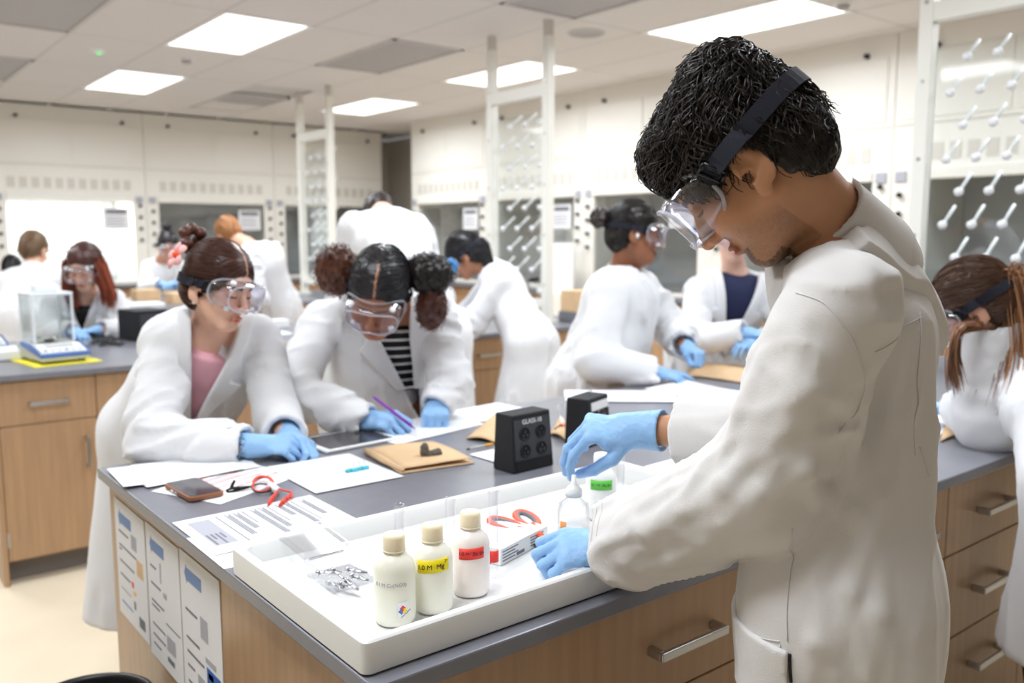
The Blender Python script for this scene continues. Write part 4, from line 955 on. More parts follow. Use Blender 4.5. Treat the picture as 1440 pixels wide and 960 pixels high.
# ---- hands
FL = [(.042, .025, .021), (.046, .029, .022), (.042, .027, .021), (.033, .021, .019)]
def hand_sdf(w, d, n, right, curls, thumb, k=1.0, spread=.0, fore=None):
    """w wrist, d toward knuckles, n dorsal normal; curls: 4 x (mcp,pip,dip) radians; thumb: 3 local points (along d, toward thumb side, toward dorsal)"""
    d = nrm(d); n = nrm(n-d*np.dot(n, d)); t = np.cross(n, d)*(1 if right else -1); w = np.asarray(w, float)
    def P(a, b, c): return w+(d*a+t*b+n*c)*k
    palm = U(.012, ecap(P(.012, 0, 0), P(.080, .001, .002), t, .028*k, .017*k, .041*k, .0135*k), ecap(P(.02, .022, -.006), P(.055, .030, -.008), t, .014*k, .013*k, .012*k, .011*k))
    fs = []; tips = []
    for i in range(4):
        y = (.030, .0105, -.0095, -.028)[i]; x = (.086, .090, .086, .078)[i]; p = P(x, y, 0); ang = 0; r = (.0092, .0096, .0092, .0082)[i]; segs = []
        sp = spread*(1.5-i)*.1
        for j in range(3):
            ang += curls[i][j]; dr = d*math.cos(ang)-n*math.sin(ang)+t*sp; q = p+nrm(dr)*FL[i][j]*k
            segs.append(cone(p, q, (r-j*.0006)*k, (r-.0006-j*.0006)*k)); p = q
        tips.append(p); fs.append(U(.003, *segs))
    th = [P(.018, .020, -.006)]+[P(*q) for q in thumb]
    tsd = U(.004, cone(th[0], th[1], .0145*k, .012*k), cone(th[1], th[2], .0115*k, .0102*k), cone(th[2], th[3], .0102*k, .0088*k)); tips.append(th[3])
    body = palm
    for g in fs: body = U(.006, body, g)
    body = U(.009, body, tsd)
    fa = nrm(w-np.asarray(fore, float)) if fore is not None else d
    cuff = cone(w-fa*.048*k, w+d*.022*k, .0365*k, .0285*k); cuff = inter(cuff, plane(w-fa*.046*k, -fa))
    body = U(.014, body, cuff); body = sub(body, cone(w-fa*.09*k, w-fa*.030*k, .0335*k, .0315*k), .001)
    pts = np.array([w-fa*.09*k]+tips+[P(.1, 0, 0)]+[P(.09, -.04, 0), P(.09, .045, 0)]+th); fs_all = body
    return fs_all, pts.min(0)-.03*k, pts.max(0)+.03*k
FIST = [(1.2, 1.5, .9)]*4; RELAX = [(.35, .6, .3), (.45, .65, .3), (.5, .7, .35), (.55, .7, .35)]; FLAT = [(.12, .15, .1)]*4
TH_OUT = [(.045, .045, -.012), (.075, .052, -.016), (.10, .050, -.02)]; TH_IN = [(.045, .036, -.022), (.072, .022, -.034), (.090, .004, -.036)]
# ---- goggles
def goggles(H, parent, res=28, vents=True, strapfn=None, rim='goggle', strap_dir=None, w=.080, hgt=.044, blue=False, fwd=0., strap_off=.005, zc0=.002, sc=1.):
    g = empty_part('safety_goggles', parent)
    def ring(sx, sz, y0, kx, zc=None, e=3.0, n=res):
        zc = zc0; sx *= sc; sz *= sc
        P = []
        for q in range(n):
            t = 2*PI*q/n; cx = math.copysign(abs(math.cos(t))**(2/e), math.cos(t)); cz = math.copysign(abs(math.sin(t))**(2/e), math.sin(t))
            x, z = w*sx*cx, hgt*sz*cz+zc
            nose = .014*math.exp(-(x/.018)**2)*max(0, -cz)            # nose notch
            P.append(H.w(x, y0-kx*x*x+nose*.3+fwd, z+nose*.9))
        return P
    R = [ring(.99, 1.0, .084, 8.2), ring(1.02, 1.04, .089, 8.0), ring(1.0, 1.0, .104, 6.5), ring(.96, .95, .116, 5.2), ring(.90, .88, .126, 4.2)]
    V = [p for r in R for p in r]; n = res; F = [(i*n+k, i*n+(k+1) % n, (i+1)*n+(k+1) % n, (i+1)*n+k) for i in range(4) for k in range(n)]
    o = MB().add(V, F).build('goggle_body', 'goggle_blue' if blue else rim, g, True); s = o.modifiers.new('t', 'SOLIDIFY'); s.thickness = .0016
    MB().tube(R[4]+R[4][:2], .0028, 6, cap=False).build('lens_rim', 'goggle_rim', g, True); MB().tube(R[1]+R[1][:2], .0032, 6, cap=False).build('face_seal', 'goggle_rim', g, True)
    V = []; F = []; m = 5
    for j in range(m+1):
        f_ = j/m
        for k, p in enumerate(R[4]):
            q = ((p-H.c)@H.R)/H.k; x, z = q[0]*f_, zc0+(q[2]-zc0)*f_; V.append(H.w(x, .1265-4.2*x*x+fwd+(q[1]-(.126-4.2*q[0]**2+fwd))*f_*f_, z))
    for j in range(m):
        for k in range(n): F.append((j*n+k, j*n+(k+1) % n, (j+1)*n+(k+1) % n, (j+1)*n+k))
    MB().add(V, F).build('lens', 'lens', g, True)
    if vents:
        for sx in (-1, 1):
            for (x, y, z, dx, dy, dz) in ((.056, .092, .040, .25, .35, .9), (.052, .090, -.034, .3, .45, -.85)):
                c = H.w(sx*x, y+fwd, z); dd = nrm(H.dirw(sx*dx, dy, dz)); MB().tube([c-dd*.004*H.k, c+dd*.004*H.k, c+dd*.0055*H.k], [.0085*H.k, .0085*H.k, .006*H.k], 12).build('vent_cap', 'white', g, True)
    if strapfn is not None:
        # band: section of the head/hair surface by a plane through both temples
        a0 = H.w(.080, .045+fwd, .004); up = strap_dir if strap_dir is not None else (0, -1, 0)
        back = nrm(H.dirw(*up)); left = H.R[:, 0]; cen = H.c+H.R@np.array([0, .036+fwd, zc0+.008])*H.k; nn = nrm(np.cross(left, back)); pts = []
        A = [math.radians(q) for q in np.linspace(-4, 184, 40)]
        D = np.array([left*math.cos(q)+back*math.sin(q) for q in A]); t = np.full(len(A), .19*H.k)
        for _ in range(40):
            dd = strapfn((cen+D*t[:, None]).astype(f32)); t = np.maximum(.03, t-np.clip(dd-strap_off, -.02, .02)*.7)
        C = cen+D*t[:, None]
        for _ in range(2): C[1:-1] = (C[:-2]+2*C[1:-1]+C[2:])/4
        hw = .0125*H.k; V = []; F = []
        for q in range(len(A)):
            # align the band with the surface: its width follows the local surface plane
            e = 1e-3; P = np.array([C[q]+np.eye(3)[i]*e for i in range(3)]+[C[q]], dtype=f32); d4 = strapfn(P); gr = nrm((d4[:3]-d4[3]))
            tn = nrm(C[min(q+1, len(A)-1)]-C[max(q-1, 0)]); wd = nrm(np.cross(gr, tn)); 
            if np.dot(wd, nn) < 0: wd = -wd
            for (a, b) in ((-1, .0005), (1, .0005), (1, .0032), (-1, .0032)): V.append(C[q]+wd*hw*a+gr*b)
        for q in range(len(A)-1):
            b = q*4; F += [(b+i, b+(i+1) % 4, b+4+(i+1) % 4, b+4+i) for i in range(4)]
        F += [(0, 1, 2, 3), tuple(4*(len(A)-1)+i for i in (3, 2, 1, 0))]
        MB().add(V, F).build('strap', 'strap', g)
        for q in (2, len(A)-3):
            c = C[q]; tn = nrm(C[q+1]-C[q-1]); P = np.array([c+np.eye(3)[i]*1e-3 for i in range(3)]+[c], dtype=f32); d4 = strapfn(P); gr = nrm(d4[:3]-d4[3]); wd = nrm(np.cross(gr, tn)); b = MB()
            for a in (-1, 1): b.tube([c+wd*.016*H.k+tn*a*.008+gr*.004, c-wd*.016*H.k+tn*a*.008+gr*.004], .0026, 6)
            for a in (-1, 1): b.tube([c+wd*.016*H.k*a+tn*.008+gr*.004, c+wd*.016*H.k*a-tn*.008+gr*.004], .0026, 6)
            b.build('buckle', 'buckle', g, True)
    return g
def empty_part(name, parent):
    o = bpy.data.objects.new(name, None); COL.objects.link(o); o.parent = parent; o.empty_display_size = .05; return o
# ---- hair strands combed over a surface
def grad(fn, P, e=.003):
    d0 = fn(P); return np.stack([fn(P+np.eye(3, dtype=f32)[i]*f32(e))-d0 for i in range(3)], -1)/e, d0
def comb(fn, roots, flow, K, step, lift0, lift1, curl=0., freq=0., rs=None, snap=True):
    rs = rs or np.random; P = roots.astype(f32); out = [P.copy()]; S = len(P); ph = rs.rand(S)*6.28; st = step*(.7+.6*rs.rand(S))[:, None]; cur = (curl*(.5+rs.rand(S)))[:, None]
    for k in range(1, K):
        g, d = grad(fn, P); n = g/(np.linalg.norm(g, axis=1, keepdims=True)+1e-6); fl = flow(P); fl = fl-n*(fl*n).sum(1, keepdims=True)*(.9 if snap else .3)
        fl /= np.linalg.norm(fl, axis=1, keepdims=True)+1e-6; bi = np.cross(n, fl)
        P = P+fl*st
        if snap: _, d = grad(fn, P); P = P-n*(np.maximum(d-(lift0+(lift1-lift0)*k/K), -.02)*(d < .03))[:, None]
        w = np.sin(ph+freq*k)[:, None]; w2 = np.cos(ph*1.7+freq*k)[:, None]
        out.append(P+(bi*w+n*w2*.6)*cur*min(1, k/2)); P = P.astype(f32)
    return np.stack(out, 1)
def surf_points(o, n, rs): 
    me = o.data; co = np.empty(len(me.vertices)*3, np.float32); me.vertices.foreach_get('co', co); co = co.reshape(-1, 3); return co[rs.choice(len(co), n, replace=len(co) < n)]
def hair_cols(S, rgb, tip=None, rs=np.random, var=.35):
    c = np.array(srgb(rgb))*(1+var*(rs.rand(S, 1)*2-1)); return c.clip(0, 1)
# ---- body + coat
def person(name, label, H, neck, sh, el, wr, pel, hem, ft=None, bulk=1.0, h=.010, skin=(205, 155, 125), fine_h=.0035, chest_f=None, hands=(None, None), shirt=None, vneck=None, coatm='coat', cuff=(0., 0.), face=None, seedv=0., arm_r=1.0, foldamp=.006, stubble=None, collar=True, mouth=True, hips=None, legs=True, skirt_w=(.215, .175), feet=None, waist_f=0., group='students and staff in white lab coats', sleeve=(.074, .070, .060), lapel=True, backdir=None, coat_extra=None, neck_r=.050, btn=False, foldtorso=1.0, ffr=(15, 2.2), slant=0., sfr=(15, 9, 7, 6), smooth_n=1, high_shirt=False):
    """sh, el, wr: (left, right) joints"""
    sh = [np.asarray(q, float) for q in sh]; el = [np.asarray(q, float) for q in el]; wr = [np.asarray(q, float) for q in wr]; pel = np.asarray(pel, float); neck = np.asarray(neck, float)
    sv = nrm(sh[0]-sh[1]); mid = (sh[0]+sh[1])/2; spine = nrm(neck-pel); ftd = nrm(np.cross(sv, spine))     # torso forward
    spv = sv*1.0; spv = nrm(np.array([sv[0], sv[1], 0])); pf = nrm(np.cross(spv, [0, 0, 1]))
    if hips is not None: spv = nrm(hips); pf = nrm(np.cross(spv, [0, 0, 1]))
    chest = mid*.86+pel*.14-ftd*.01; waist = pel*.62+mid*.38; b = bulk
    ank = [pel*[1, 1, 0]+spv*.11*s+V3(0, 0, .09)+(V3(*feet[i], 0) if feet else 0) for i, s in enumerate((1, -1))]
    hipj = [pel+spv*.09*s+V3(0, 0, -.02) for s in (1, -1)]; knee = [(hipj[i]+ank[i])/2+pf*.03 for i in (0, 1)]
    # ------------ body (one continuous figure)
    face = face or face_sdf(H.male)
    nk_top = H.w(0, -.022, -.035); nk_mid = H.w(0, -.018, -.075)
    bod = U(.022, H.L(face), cone(nk_top, neck, neck_r*1.0, neck_r*1.12))
    tor = U(.03, ecap(waist, chest, sv, .115*b, .085*b, .135*b, .09*b), ecap(waist, pel, spv, .115*b, .085*b, .14*b, .10*b), cone(neck, chest, .055, .075), cone(neck-spine*.02, sh[0], .05, .042), cone(neck-spine*.02, sh[1], .05, .042))
    lim = []
    for i in (0, 1): lim += [cone(sh[i], el[i], .046, .038), cone(el[i], wr[i], .038, .026), cone(hipj[i], knee[i], .075, .052), cone(knee[i], ank[i], .05, .036)]
    body = U(.02, bod, tor, *lim)
    allp = np.array([H.c+.16, H.c-.16, *sh, *el, *wr, pel-[.2*b, .2*b, 0], pel+[.2*b, .2*b, 0], *ank, *knee]); lo = allp.min(0)-.09; hi = allp.max(0)+.09; lo[2] = .03
    o = sdf_obj(name, body, lo, hi, max(h*1.3, .011), 'skin', None, fine=(H.c-.15*H.k, H.c+.15*H.k, fine_h), colfn=skin_cols(H, skin, stubble=stubble, lips=mouth), label=label, cat='person', group=group)
    # ------------ lab coat
    w0, d0 = .158*b, .118*b
    core = U(.05, ecap(waist, chest, sv, w0, d0, .172*b, .122*b, 2.3), ecap(chest, mid+spine*.0, sv, .165*b, .105*b, .13*b, .080*b), ecap(waist, pel, spv, w0, d0, .185*b, .145*b, 2.3))
    sk_lo = np.array([pel[0], pel[1], hem])+pf*.01*0
    core = U(.05, core, ecap(pel, sk_lo, spv, .187*b, .147*b, skirt_w[0]*b, skirt_w[1]*b, 2.3))
    shd = U(.04, cone(neck-spine*.035, sh[0], .062, .066*arm_r), cone(neck-spine*.035, sh[1], .062, .066*arm_r))
    core = U(.045, core, shd)
    # torso folds run down from the shoulders, skirt folds vertical
    core_f = folds(core, np.stack([spv*ffr[0]+V3(0, 0, slant), pf*ffr[0]-V3(0, 0, slant), V3(0, 0, ffr[1])]), foldamp*foldtorso, seedv)
    slv = []; ends = []
    for i in (0, 1):
        ua = nrm(el[i]-sh[i]); fa = nrm(wr[i]-el[i]); ce = wr[i]-fa*cuff[i]
        s1 = cone(sh[i], el[i], sleeve[0]*arm_r, sleeve[1]*arm_r); s2 = cone(el[i], ce+fa*.05, sleeve[1]*arm_r, sleeve[2]*arm_r)
        s2 = inter(s2, plane(ce, fa))
        s = U(.03, s1, s2)
        pa = nrm(np.cross(ua, fa)+1e-3); 
        s = folds(s, np.stack([ua*sfr[0]+fa*sfr[1], np.cross(pa, fa)*sfr[2], pa*sfr[3]]), foldamp*1.15, seedv+3.1*i)
        s = sub(s, cone(ce-fa*.02, ce+fa*.08, max(.034, sleeve[2]*arm_r-.016), max(.036, sleeve[2]*arm_r-.010)), .002)
        slv.append(s); ends.append(ce)
    coat0 = U(.009, core_f, *slv); coat_nofold = core_f
    coat = inter(coat0, plane((0, 0, hem), (0, 0, -1)))
    if coat_extra: coat = coat_extra(coat)
    neckcut = cone(neck-spine*.03, nk_top, neck_r*1.12+.010, neck_r+.03)
    coat = sub(coat, neckcut, .008)
    shirt_fn = None
    if vneck is not None:
        ap = np.asarray(vneck[0], float); half = vneck[1]; top = neck+ftd*.02; axv = nrm(top-ap); sd = nrm(sv-axv*np.dot(sv, axv)); Ltop = np.linalg.norm(top-ap)
        def wedge(P, grow=0.):
            Q = P-ap.astype(f32); hgt = _dot(Q, axv); lat = np.abs(_dot(Q, sd)); dpt = _dot(P-mid.astype(f32), ftd)
            k = half/Ltop; return np.maximum(np.maximum((lat-k*hgt)/f32(math.hypot(1, k))-f32(grow), -dpt-.02), -hgt-f32(grow))
        c1 = coat
        coat = lambda P: (lambda d, e: np.maximum(d, -np.maximum(np.maximum(wedge(P), f32(-.034)-e), e-f32(.022))))(c1(P), core_f(P))
        scut = plane(neck-spine*.030+ftd*.05, nrm(spine+ftd*.25)) if not high_shirt else (lambda P: np.full(len(P), -1, f32)); shirt_fn = lambda P: np.maximum(np.maximum(core(P)+f32(.010), wedge(P, .02)), scut(P))
    allp = np.array([*sh, *el, *ends, pel-[.26*b, .26*b, 0], pel+[.26*b, .26*b, 0], neck]); lo = allp.min(0)-.13; hi = allp.max(0)+.13; lo[2] = hem-.03
    c = sdf_obj('lab_coat', coat, lo, hi, h, coatm, o, smooth_it=smooth_n)
    if shirt_fn is not None and shirt:
        p = np.array([np.asarray(vneck[0]), neck, *sh]); sdf_obj('shirt', shirt_fn, p.min(0)-.08, p.max(0)+.08, max(h*.8, .006), shirt, o)
    if shirt_fn is not None and lapel:
        for sg in (1, -1):
            def lap(P, sg=sg):
                Q = P-ap.astype(f32); hgt = _dot(Q, axv); lat = _dot(Q, sd)*f32(sg); dpt = _dot(P-mid.astype(f32), ftd); k = half/Ltop
                inn = k*hgt-.004; out = k*hgt+.072*np.clip(hgt/(Ltop*.60), 0, 1)*(1-.55*np.clip((hgt-Ltop*.60)/.012, 0, 1))
                reg = np.maximum(np.maximum(inn-lat, lat-out), np.maximum(-hgt, -dpt))
                d = core(P); return np.maximum(np.maximum(d-.019, -.004-d), reg)
            p = np.array([ap, neck+ftd*.1, sh[0 if sg > 0 else 1]]); sdf_obj('lapel', lap, p.min(0)-.07, p.max(0)+.09, min(h*.55, .0055), coatm, c, smooth_it=1)
    if collar:
        ax = nrm(nk_top-neck*1.0+spine*.03); cn = neck-spine*.012; fd = nrm(ftd-ax*np.dot(ftd, ax)); rr = neck_r*1.12+.020
        def col(P):
            Q = P-cn.astype(f32); q = _dot(Q, ax); rad = Q-q[:, None]*ax.astype(f32); fr = _dot(Q, fd); r = np.sqrt((rad*rad).sum(1)); R0 = rr+.012*np.clip(-q/.04, -1, 1.5)+.010*np.clip(fr/.06, 0, 1)
            tilt = q-.06*np.clip(-fr, -.06, .1)
            d = np.maximum(np.abs(r-R0)-.0040, np.maximum(tilt-.042, -.105-tilt))
            sdl = np.abs(_dot(Q, sv)); d = np.maximum(d, fr-.035-sdl*.9)
            return np.maximum(d, -wedge(P, .004)) if vneck is not None else d
        sdf_obj('collar', col, cn-.14, cn+.14, min(h*.55, .005), coatm, c, smooth_it=1)
        def fall(P):
            Q = P-cn.astype(f32); q = _dot(Q, ax); rad = Q-q[:, None]*ax.astype(f32); fr = _dot(Q, fd); r = np.sqrt((rad*rad).sum(1)); e = coat_nofold(P)
            reg = np.maximum(np.maximum(r-(rr+.036), (rr-.004)-r), np.maximum(fr-.060-np.abs(_dot(Q, sv))*.9, q-.040))
            d = np.maximum(np.maximum(e-.011, -.006-e), reg)
            return np.maximum(d, -wedge(P, .004)) if vneck is not None else d
        if collar == 'fall': sdf_obj('collar_fall', fall, cn-.17, cn+.17, min(h*.5, .0038), coatm, c, smooth_it=1)
    if btn: pass
    # ------------ gloves
    for i in (0, 1):
        if hands[i] is None: continue
        d, n, cu, th, kk = hands[i][:5]; gh = hands[i][5] if len(hands[i]) > 5 else .004
        fn, lo, hi = hand_sdf(wr[i], d, n, i == 1, cu, th, kk, fore=el[i], spread=.3)
        wrk = (lambda fn: (lambda P: fn(P)+vnoise(P*f32(150))*f32(.0006)))(fn) if gh < .004 else fn
        sdf_obj('glove', wrk, lo, hi, gh, 'glove', o)
    # ------------ trousers and shoes
    if legs:
        tr = U(.02, *[U(.02, cone(hipj[i], knee[i], .085*b, .062*b), cone(knee[i], ank[i]-V3(0, 0, .03), .062, .050)) for i in (0, 1)])
        p = np.array([*hipj, *knee, *ank]); lo = p.min(0)-.11; hi = p.max(0)+.11; lo[2] = .02; hi[2] = max(hem+.06, .3)
        sdf_obj('trousers', inter(tr, plane((0, 0, hi[2]-.02), (0, 0, 1))), lo, hi, .014, 'trousers', o)
        for i in (0, 1):
            c0 = ank[i]*[1, 1, 0]+V3(0, 0, .045); s = inter(U(.02, ecap(c0-pf*.05, c0+pf*.12, spv, .042, .042, .045, .034), cone(c0, c0+V3(0, 0, .05), .045, .045)), plane((0, 0, .002), (0, 0, -1)))
            sdf_obj('shoe', s, c0-[.22, .22, .06], c0+[.22, .22, .14], .012, 'shoe', o)
    return o, dict(c=c, sv=sv, ftd=ftd, core=core_f, mid=mid, spine=spine, pel=pel, sleeves=slv, coat=coat, pf=pf, spv=spv)
def hair_cap(H, parent, rgb, h, grow=1., cutf=None, name='hair', extra=None, k=.012, disp=0., dfreq=60):
    g = grow
    cap = U(.02, ell((0, -.016, .040), (.081*g, .104*g, .095*g)), ell((0, -.050, -.018), (.070*g, .068*g, .072*g)))
    f0 = cutf or (lambda fn: sub(fn, U(.02, ell((0, .098, -.035), (.072, .072, .095)), ell((0, .03, -.11), (.09, .085, .07)), ell((.09, .012, -.03), (.03, .026, .05)), ell((-.09, .012, -.03), (.03, .026, .05))), .012))
    cap = f0(cap)
    fn = H.L(cap)
    if extra: fn = U(k, fn, *extra)
    base = fn
    if disp: fn = (lambda base: (lambda P: base(P)+vnoise(P*f32(dfreq))*f32(disp)))(base)
    return base, fn

def seam(fn, pts, parent, r=.0011, n=24, m='coat_warm', out=.0006, name='seam'):
    """stitched seam: a fine cord laid on the cloth surface through the given points"""
    P = np.array(pts, float); t = np.linspace(0, len(P)-1, n); i = np.minimum(t.astype(int), len(P)-2); f = (t-i)[:, None]; C = P[i]*(1-f)+P[i+1]*f
    for k in range(14):
        g, d = grad(fn, C.astype(f32)); C = C-g*(d-out)[:, None]/np.maximum((g*g).sum(1), .2)[:, None]*.8
        if k in (4, 8, 11): C[1:-1] = (C[:-2]+2*C[1:-1]+C[2:])/4
    MB().tube([tuple(p) for p in C], r, 5).build(name, m, parent, True)
def march(fn, px, d0=.7, d1=2.2):
    """point of a cloth surface seen at a pixel of the photograph"""
    ds = np.linspace(d0, d1, 400); v = fn(np.array([dep(px[0], px[1], q) for q in ds], dtype=f32)); k = int(np.argmax(v < 0))
    return dep(px[0], px[1], ds[k]) if v[k] < 0 else None
def seam_px(fn, pxs, parent, **k):
    P = [p for p in (march(fn, q) for q in pxs) if p is not None]
    if len(P) > 1: seam(fn, P, parent, n=len(P)*7, **k)
def ring_seam(fn, c, axis_, r0, parent, r=.0012, n=36, m='coat_warm'):
    a = nrm(np.cross(axis_, [.3, .5, .8])); b = np.cross(nrm(axis_), a); seam(fn, [c+(a*math.cos(t)+b*math.sin(t))*r0 for t in np.linspace(0, 2*PI, 13)], parent, r, n, m)

def ridges(lines, r=.0125, k=.015, sink=.006):
    """cloth folds along lines measured in the photograph, blended into the cloth"""
    def hook(coat):
        fs = []; boxes = []
        for L in lines:
            P = [march(coat, q) for q in L[:-1]]; P = [p+nrm(p-_C)*sink for p in P if p is not None]; rr = L[-1]*r; n = len(P)
            for i in range(n-1):
                a = math.sin(PI*(i+.35)/(n-.3)); b = math.sin(PI*(i+1.35)/(n-.3) if i+1.35 < n-.3 else PI*.97)
                fs.append(cone(P[i], P[i+1], rr*max(.35, a), rr*max(.3, b))); boxes.append((np.minimum(P[i], P[i+1])-.06, np.maximum(P[i], P[i+1])+.06))
        def f(P):
            d = coat(P); near = np.abs(d) < .04
            if near.any():
                dn = d[near]; Pn = P[near]
                for g, (lo, hi) in zip(fs, boxes):
                    m = ((Pn > lo.astype(f32)) & (Pn < hi.astype(f32))).all(1)
                    if m.any(): dn[m] = smin(dn[m], g(Pn[m]), k)
                d = d.copy(); d[near] = dn
            return d
        return f
    return hook

mat('button', (236, 236, 238), .35)
def button(fn, px, parent, r=.0075):
    p = march(fn, px, .9, 4.5)
    if p is None: return
    g, _ = grad(fn, np.array([p], dtype=f32)); n = nrm(g[0]); MB().tube([p-n*.001, p+n*.002, p+n*.0028], [r, r, r*.7], 14).build('button', 'button', parent, True)
# ---------------------------------------------------------------- the man in front
RS = np.random.RandomState
HERO_FOLDS = [[(1290, 440), (1278, 560), (1240, 700), (1195, 830), (1170, 920), 1.0], [(1262, 480), (1248, 590), (1200, 720), (1140, 830), 1.1], [(1218, 560), (1190, 660), (1150, 750), (1122, 800), 1.0], [(1303, 450), (1306, 600), (1300, 760), (1285, 900), 1.0], [(1318, 560), (1322, 700), (1322, 900), .8],
    [(1104, 528), (1140, 545), (1185, 562), .9], [(1012, 700), (965, 716), (905, 752), .9], [(990, 668), (950, 690), (905, 712), .7], [(1060, 640), (1020, 680), (985, 700), 1.0], [(1075, 500), (1045, 580), (1015, 650), .9], [(1135, 450), (1120, 560), (1090, 640), .9], [(1165, 600), (1130, 660), (1085, 712), 1.0], [(1000, 760), (950, 785), (905, 800), .8], [(1110, 640), (1070, 690), (1020, 735), .9],
     [(1160, 840), (1150, 900), (1140, 955), .9], [(1240, 780), (1232, 860), (1222, 950), .9]]
def hero():
    H = Head(dep(1049, 232.5, 1.16), cv(-.59, .715, .38), cv(-.70, -.68, .18), .97, True)
    wl, wr_ = dep(866, 772, 1.43), dep(897, 604, 1.59)
    handL = (cv(-1, .02, .10), cv(.0, -.80, -.60), [(.55, 1.15, .8), (.6, 1.2, .8), (.7, 1.25, .8), (.8, 1.25, .8)], [(.045, .042, -.02), (.074, .040, -.040), (.092, .028, -.052)], 1.03, .0028)
    handR = (cv(-1, -.02, .02), cv(-.1, -.86, -.5), [(.95, .45, .30), (.9, .50, .35), (.95, .55, .4), (1.0, .65, .4)], [(.045, .044, -.030), (.074, .034, -.062), (.096, .014, -.088)], 1.06, .0028)
    sh = (dep(1180, 440, 1.085), dep(1190, 404, 1.47)); neck = dep(1155, 318, 1.22); pel = dep(1180, 830, 1.27)
    spine = nrm(neck-pel); sv = nrm(sh[0]-sh[1]); fd = nrm(np.cross(sv, spine)); mid = (sh[0]+sh[1])/2
    o, B = person('person', 'man in the foreground wearing a white lab coat and clear goggles, working over the tray', H, neck, sh, (dep(1070, 692, 1.18), dep(1118, 612, 1.45)), (wl, wr_), pel, .52, bulk=.90, h=.0065, skin=(200, 147, 112), fine_h=.0023,
                  hands=(handL, handR), shirt='shirt_maroon', vneck=(mid+fd*.115-spine*.20, .05), coatm='coat_warm', cuff=(.012, .082), seedv=1.7, foldamp=.0065, arm_r=.98, ffr=(13, .9), slant=3., sfr=(5, 3, 9, 9), smooth_n=1, coat_extra=ridges(HERO_FOLDS), stubble=(.035, .024, .018), neck_r=.056, sleeve=(.076, .078, .072), lapel=False, collar='fall', skirt_w=(.200, .165))
    # patches sewn on the coat: side pocket, back yoke seam
    C = B['c']; core = B['core']; sv, ftd, pel = B['spv'], B['pf'], B['pel']; sdv = sv
    def patch(name, cen, ax, ay, ah, bh, lo_t=.0015, hi_t=.006):
        nz = nrm(np.cross(ax, ay))
        def f(P):
            Q = P-cen.astype(f32); d = core(P); return np.maximum(np.maximum(d-f32(hi_t), f32(lo_t)-d-.004), np.maximum(np.maximum(np.abs(_dot(Q, ax))-f32(ah), np.abs(_dot(Q, ay))-f32(bh)), np.abs(_dot(Q, nz))-.16))
        return sdf_obj(name, f, cen-.2, cen+.2, .004, 'coat_warm', C, smooth_it=1)
    up = V3(0, 0, 1)
    pc = dep(1056, 950, 1.18); tng = nrm(ftd*.9+sv*.1)
    patch('pocket', pc, tng, up, .045, .055)
    ct = B['coat']; fa = nrm(wl-dep(1078, 690, 1.25)); ring_seam(ct, wl-fa*.034, fa, .075, C, .0007); ring_seam(ct, wl-fa*.018, fa, .075, C, .0012)
    for q in ([(1120, 412), (1160, 425), (1195, 470), (1214, 520), (1217, 545), (1200, 585), (1178, 610)], [(1230, 494), (1262, 474), (1294, 446)], [(1302, 392), (1292, 440), (1289, 520), (1287, 640)], [(1292, 628), (1305, 670), (1318, 720)], [(1113, 742), (1111, 800), (1109, 900)], [(1098, 905), (1096, 955)], [(1018, 840), (1026, 856), (1050, 884), (1075, 897), (1097, 901)]): seam_px(ct, q, C, r=.0009)
    seam_px(ct, [(1112, 918), (1112, 940), (1113, 958)], C, r=.0022, m='soft_black', name='vent_slit_shade')  # black cord on the cloth paints the shade inside the open slit
    # hair
    fl = H.L(U(.02, ell((0, .015, .086), (.070, .072, .044)), ell((0, .058, .080), (.052, .034, .034)), ell((0, -.052, .080), (.073, .070, .064))))
    base, fn = hair_cap(H, o, None, .003, 1.0, lambda g: sub(g, U(.02, ell((0, .100, -.030), (.078, .068, .082)), ell((0, .03, -.105), (.09, .095, .062)), ell((.09, .018, -.022), (.03, .030, .052)), ell((-.09, .018, -.022), (.03, .030, .052)), ell((.09, -.02, -.02), (.03, .022, .042)), ell((-.09, -.02, -.02), (.03, .022, .042))), .010), extra=[fl], disp=.006, dfreq=75)
    rs = RS(5); hc = sdf_obj('hair', fn, H.c-.19, H.c+.19, .0035, 'hair', o, colfn=lambda v: np.tile(np.array(srgb((26, 21, 19))), (len(v), 1)))
    R = H.R
    def flow(P):
        Q = H.loc(P); t = np.clip((Q[:, 2]-.03)/.07, 0, 1)[:, None]; w = vnoise(P*f32(28))[:, None]*.9
        loc = t*np.stack([np.sign(Q[:, 0])*.45, np.full(len(P), 1.), np.full(len(P), -.25)], -1)+(1-t)*np.stack([np.zeros(len(P)), np.full(len(P), .25), np.full(len(P), -1.)], -1)
        loc[:, 0:1] += w; loc[:, 2:3] += vnoise(P*f32(31)+5)[:, None]*.5
        return loc@R.T.astype(f32)
    pts = surf_points(hc, 5200, rs); Q = H.loc(pts.astype(f32)); earz = (np.abs(Q[:, 0]) > .055) & (Q[:, 1] > -.045) & (Q[:, 1] < .022) & (Q[:, 2] < .050); pts = pts[~earz]; Q = Q[~earz]; top = (Q[:, 2] > .035) | (Q[:, 1] > .06)
    a = pts[top][:900]; S = comb(base, a, flow, 12, .0075, .003, .012, .0075, .95, rs); strands('hair_curls', S, np.linspace(.0022, .0005, 12), 'hair', hc, 4, hair_cols(len(S), (44, 37, 34), rs=rs, var=.5))
    a = pts[top][900:]; S = comb(base, a, flow, 10, .0075, .002, .012, .0055, 1.0, rs)
    rad = np.linspace(.0011, .0004, 10); strands('hair_locks', S, rad, 'hair', hc, 3, hair_cols(len(S), (38, 31, 28), rs=rs, var=.5))
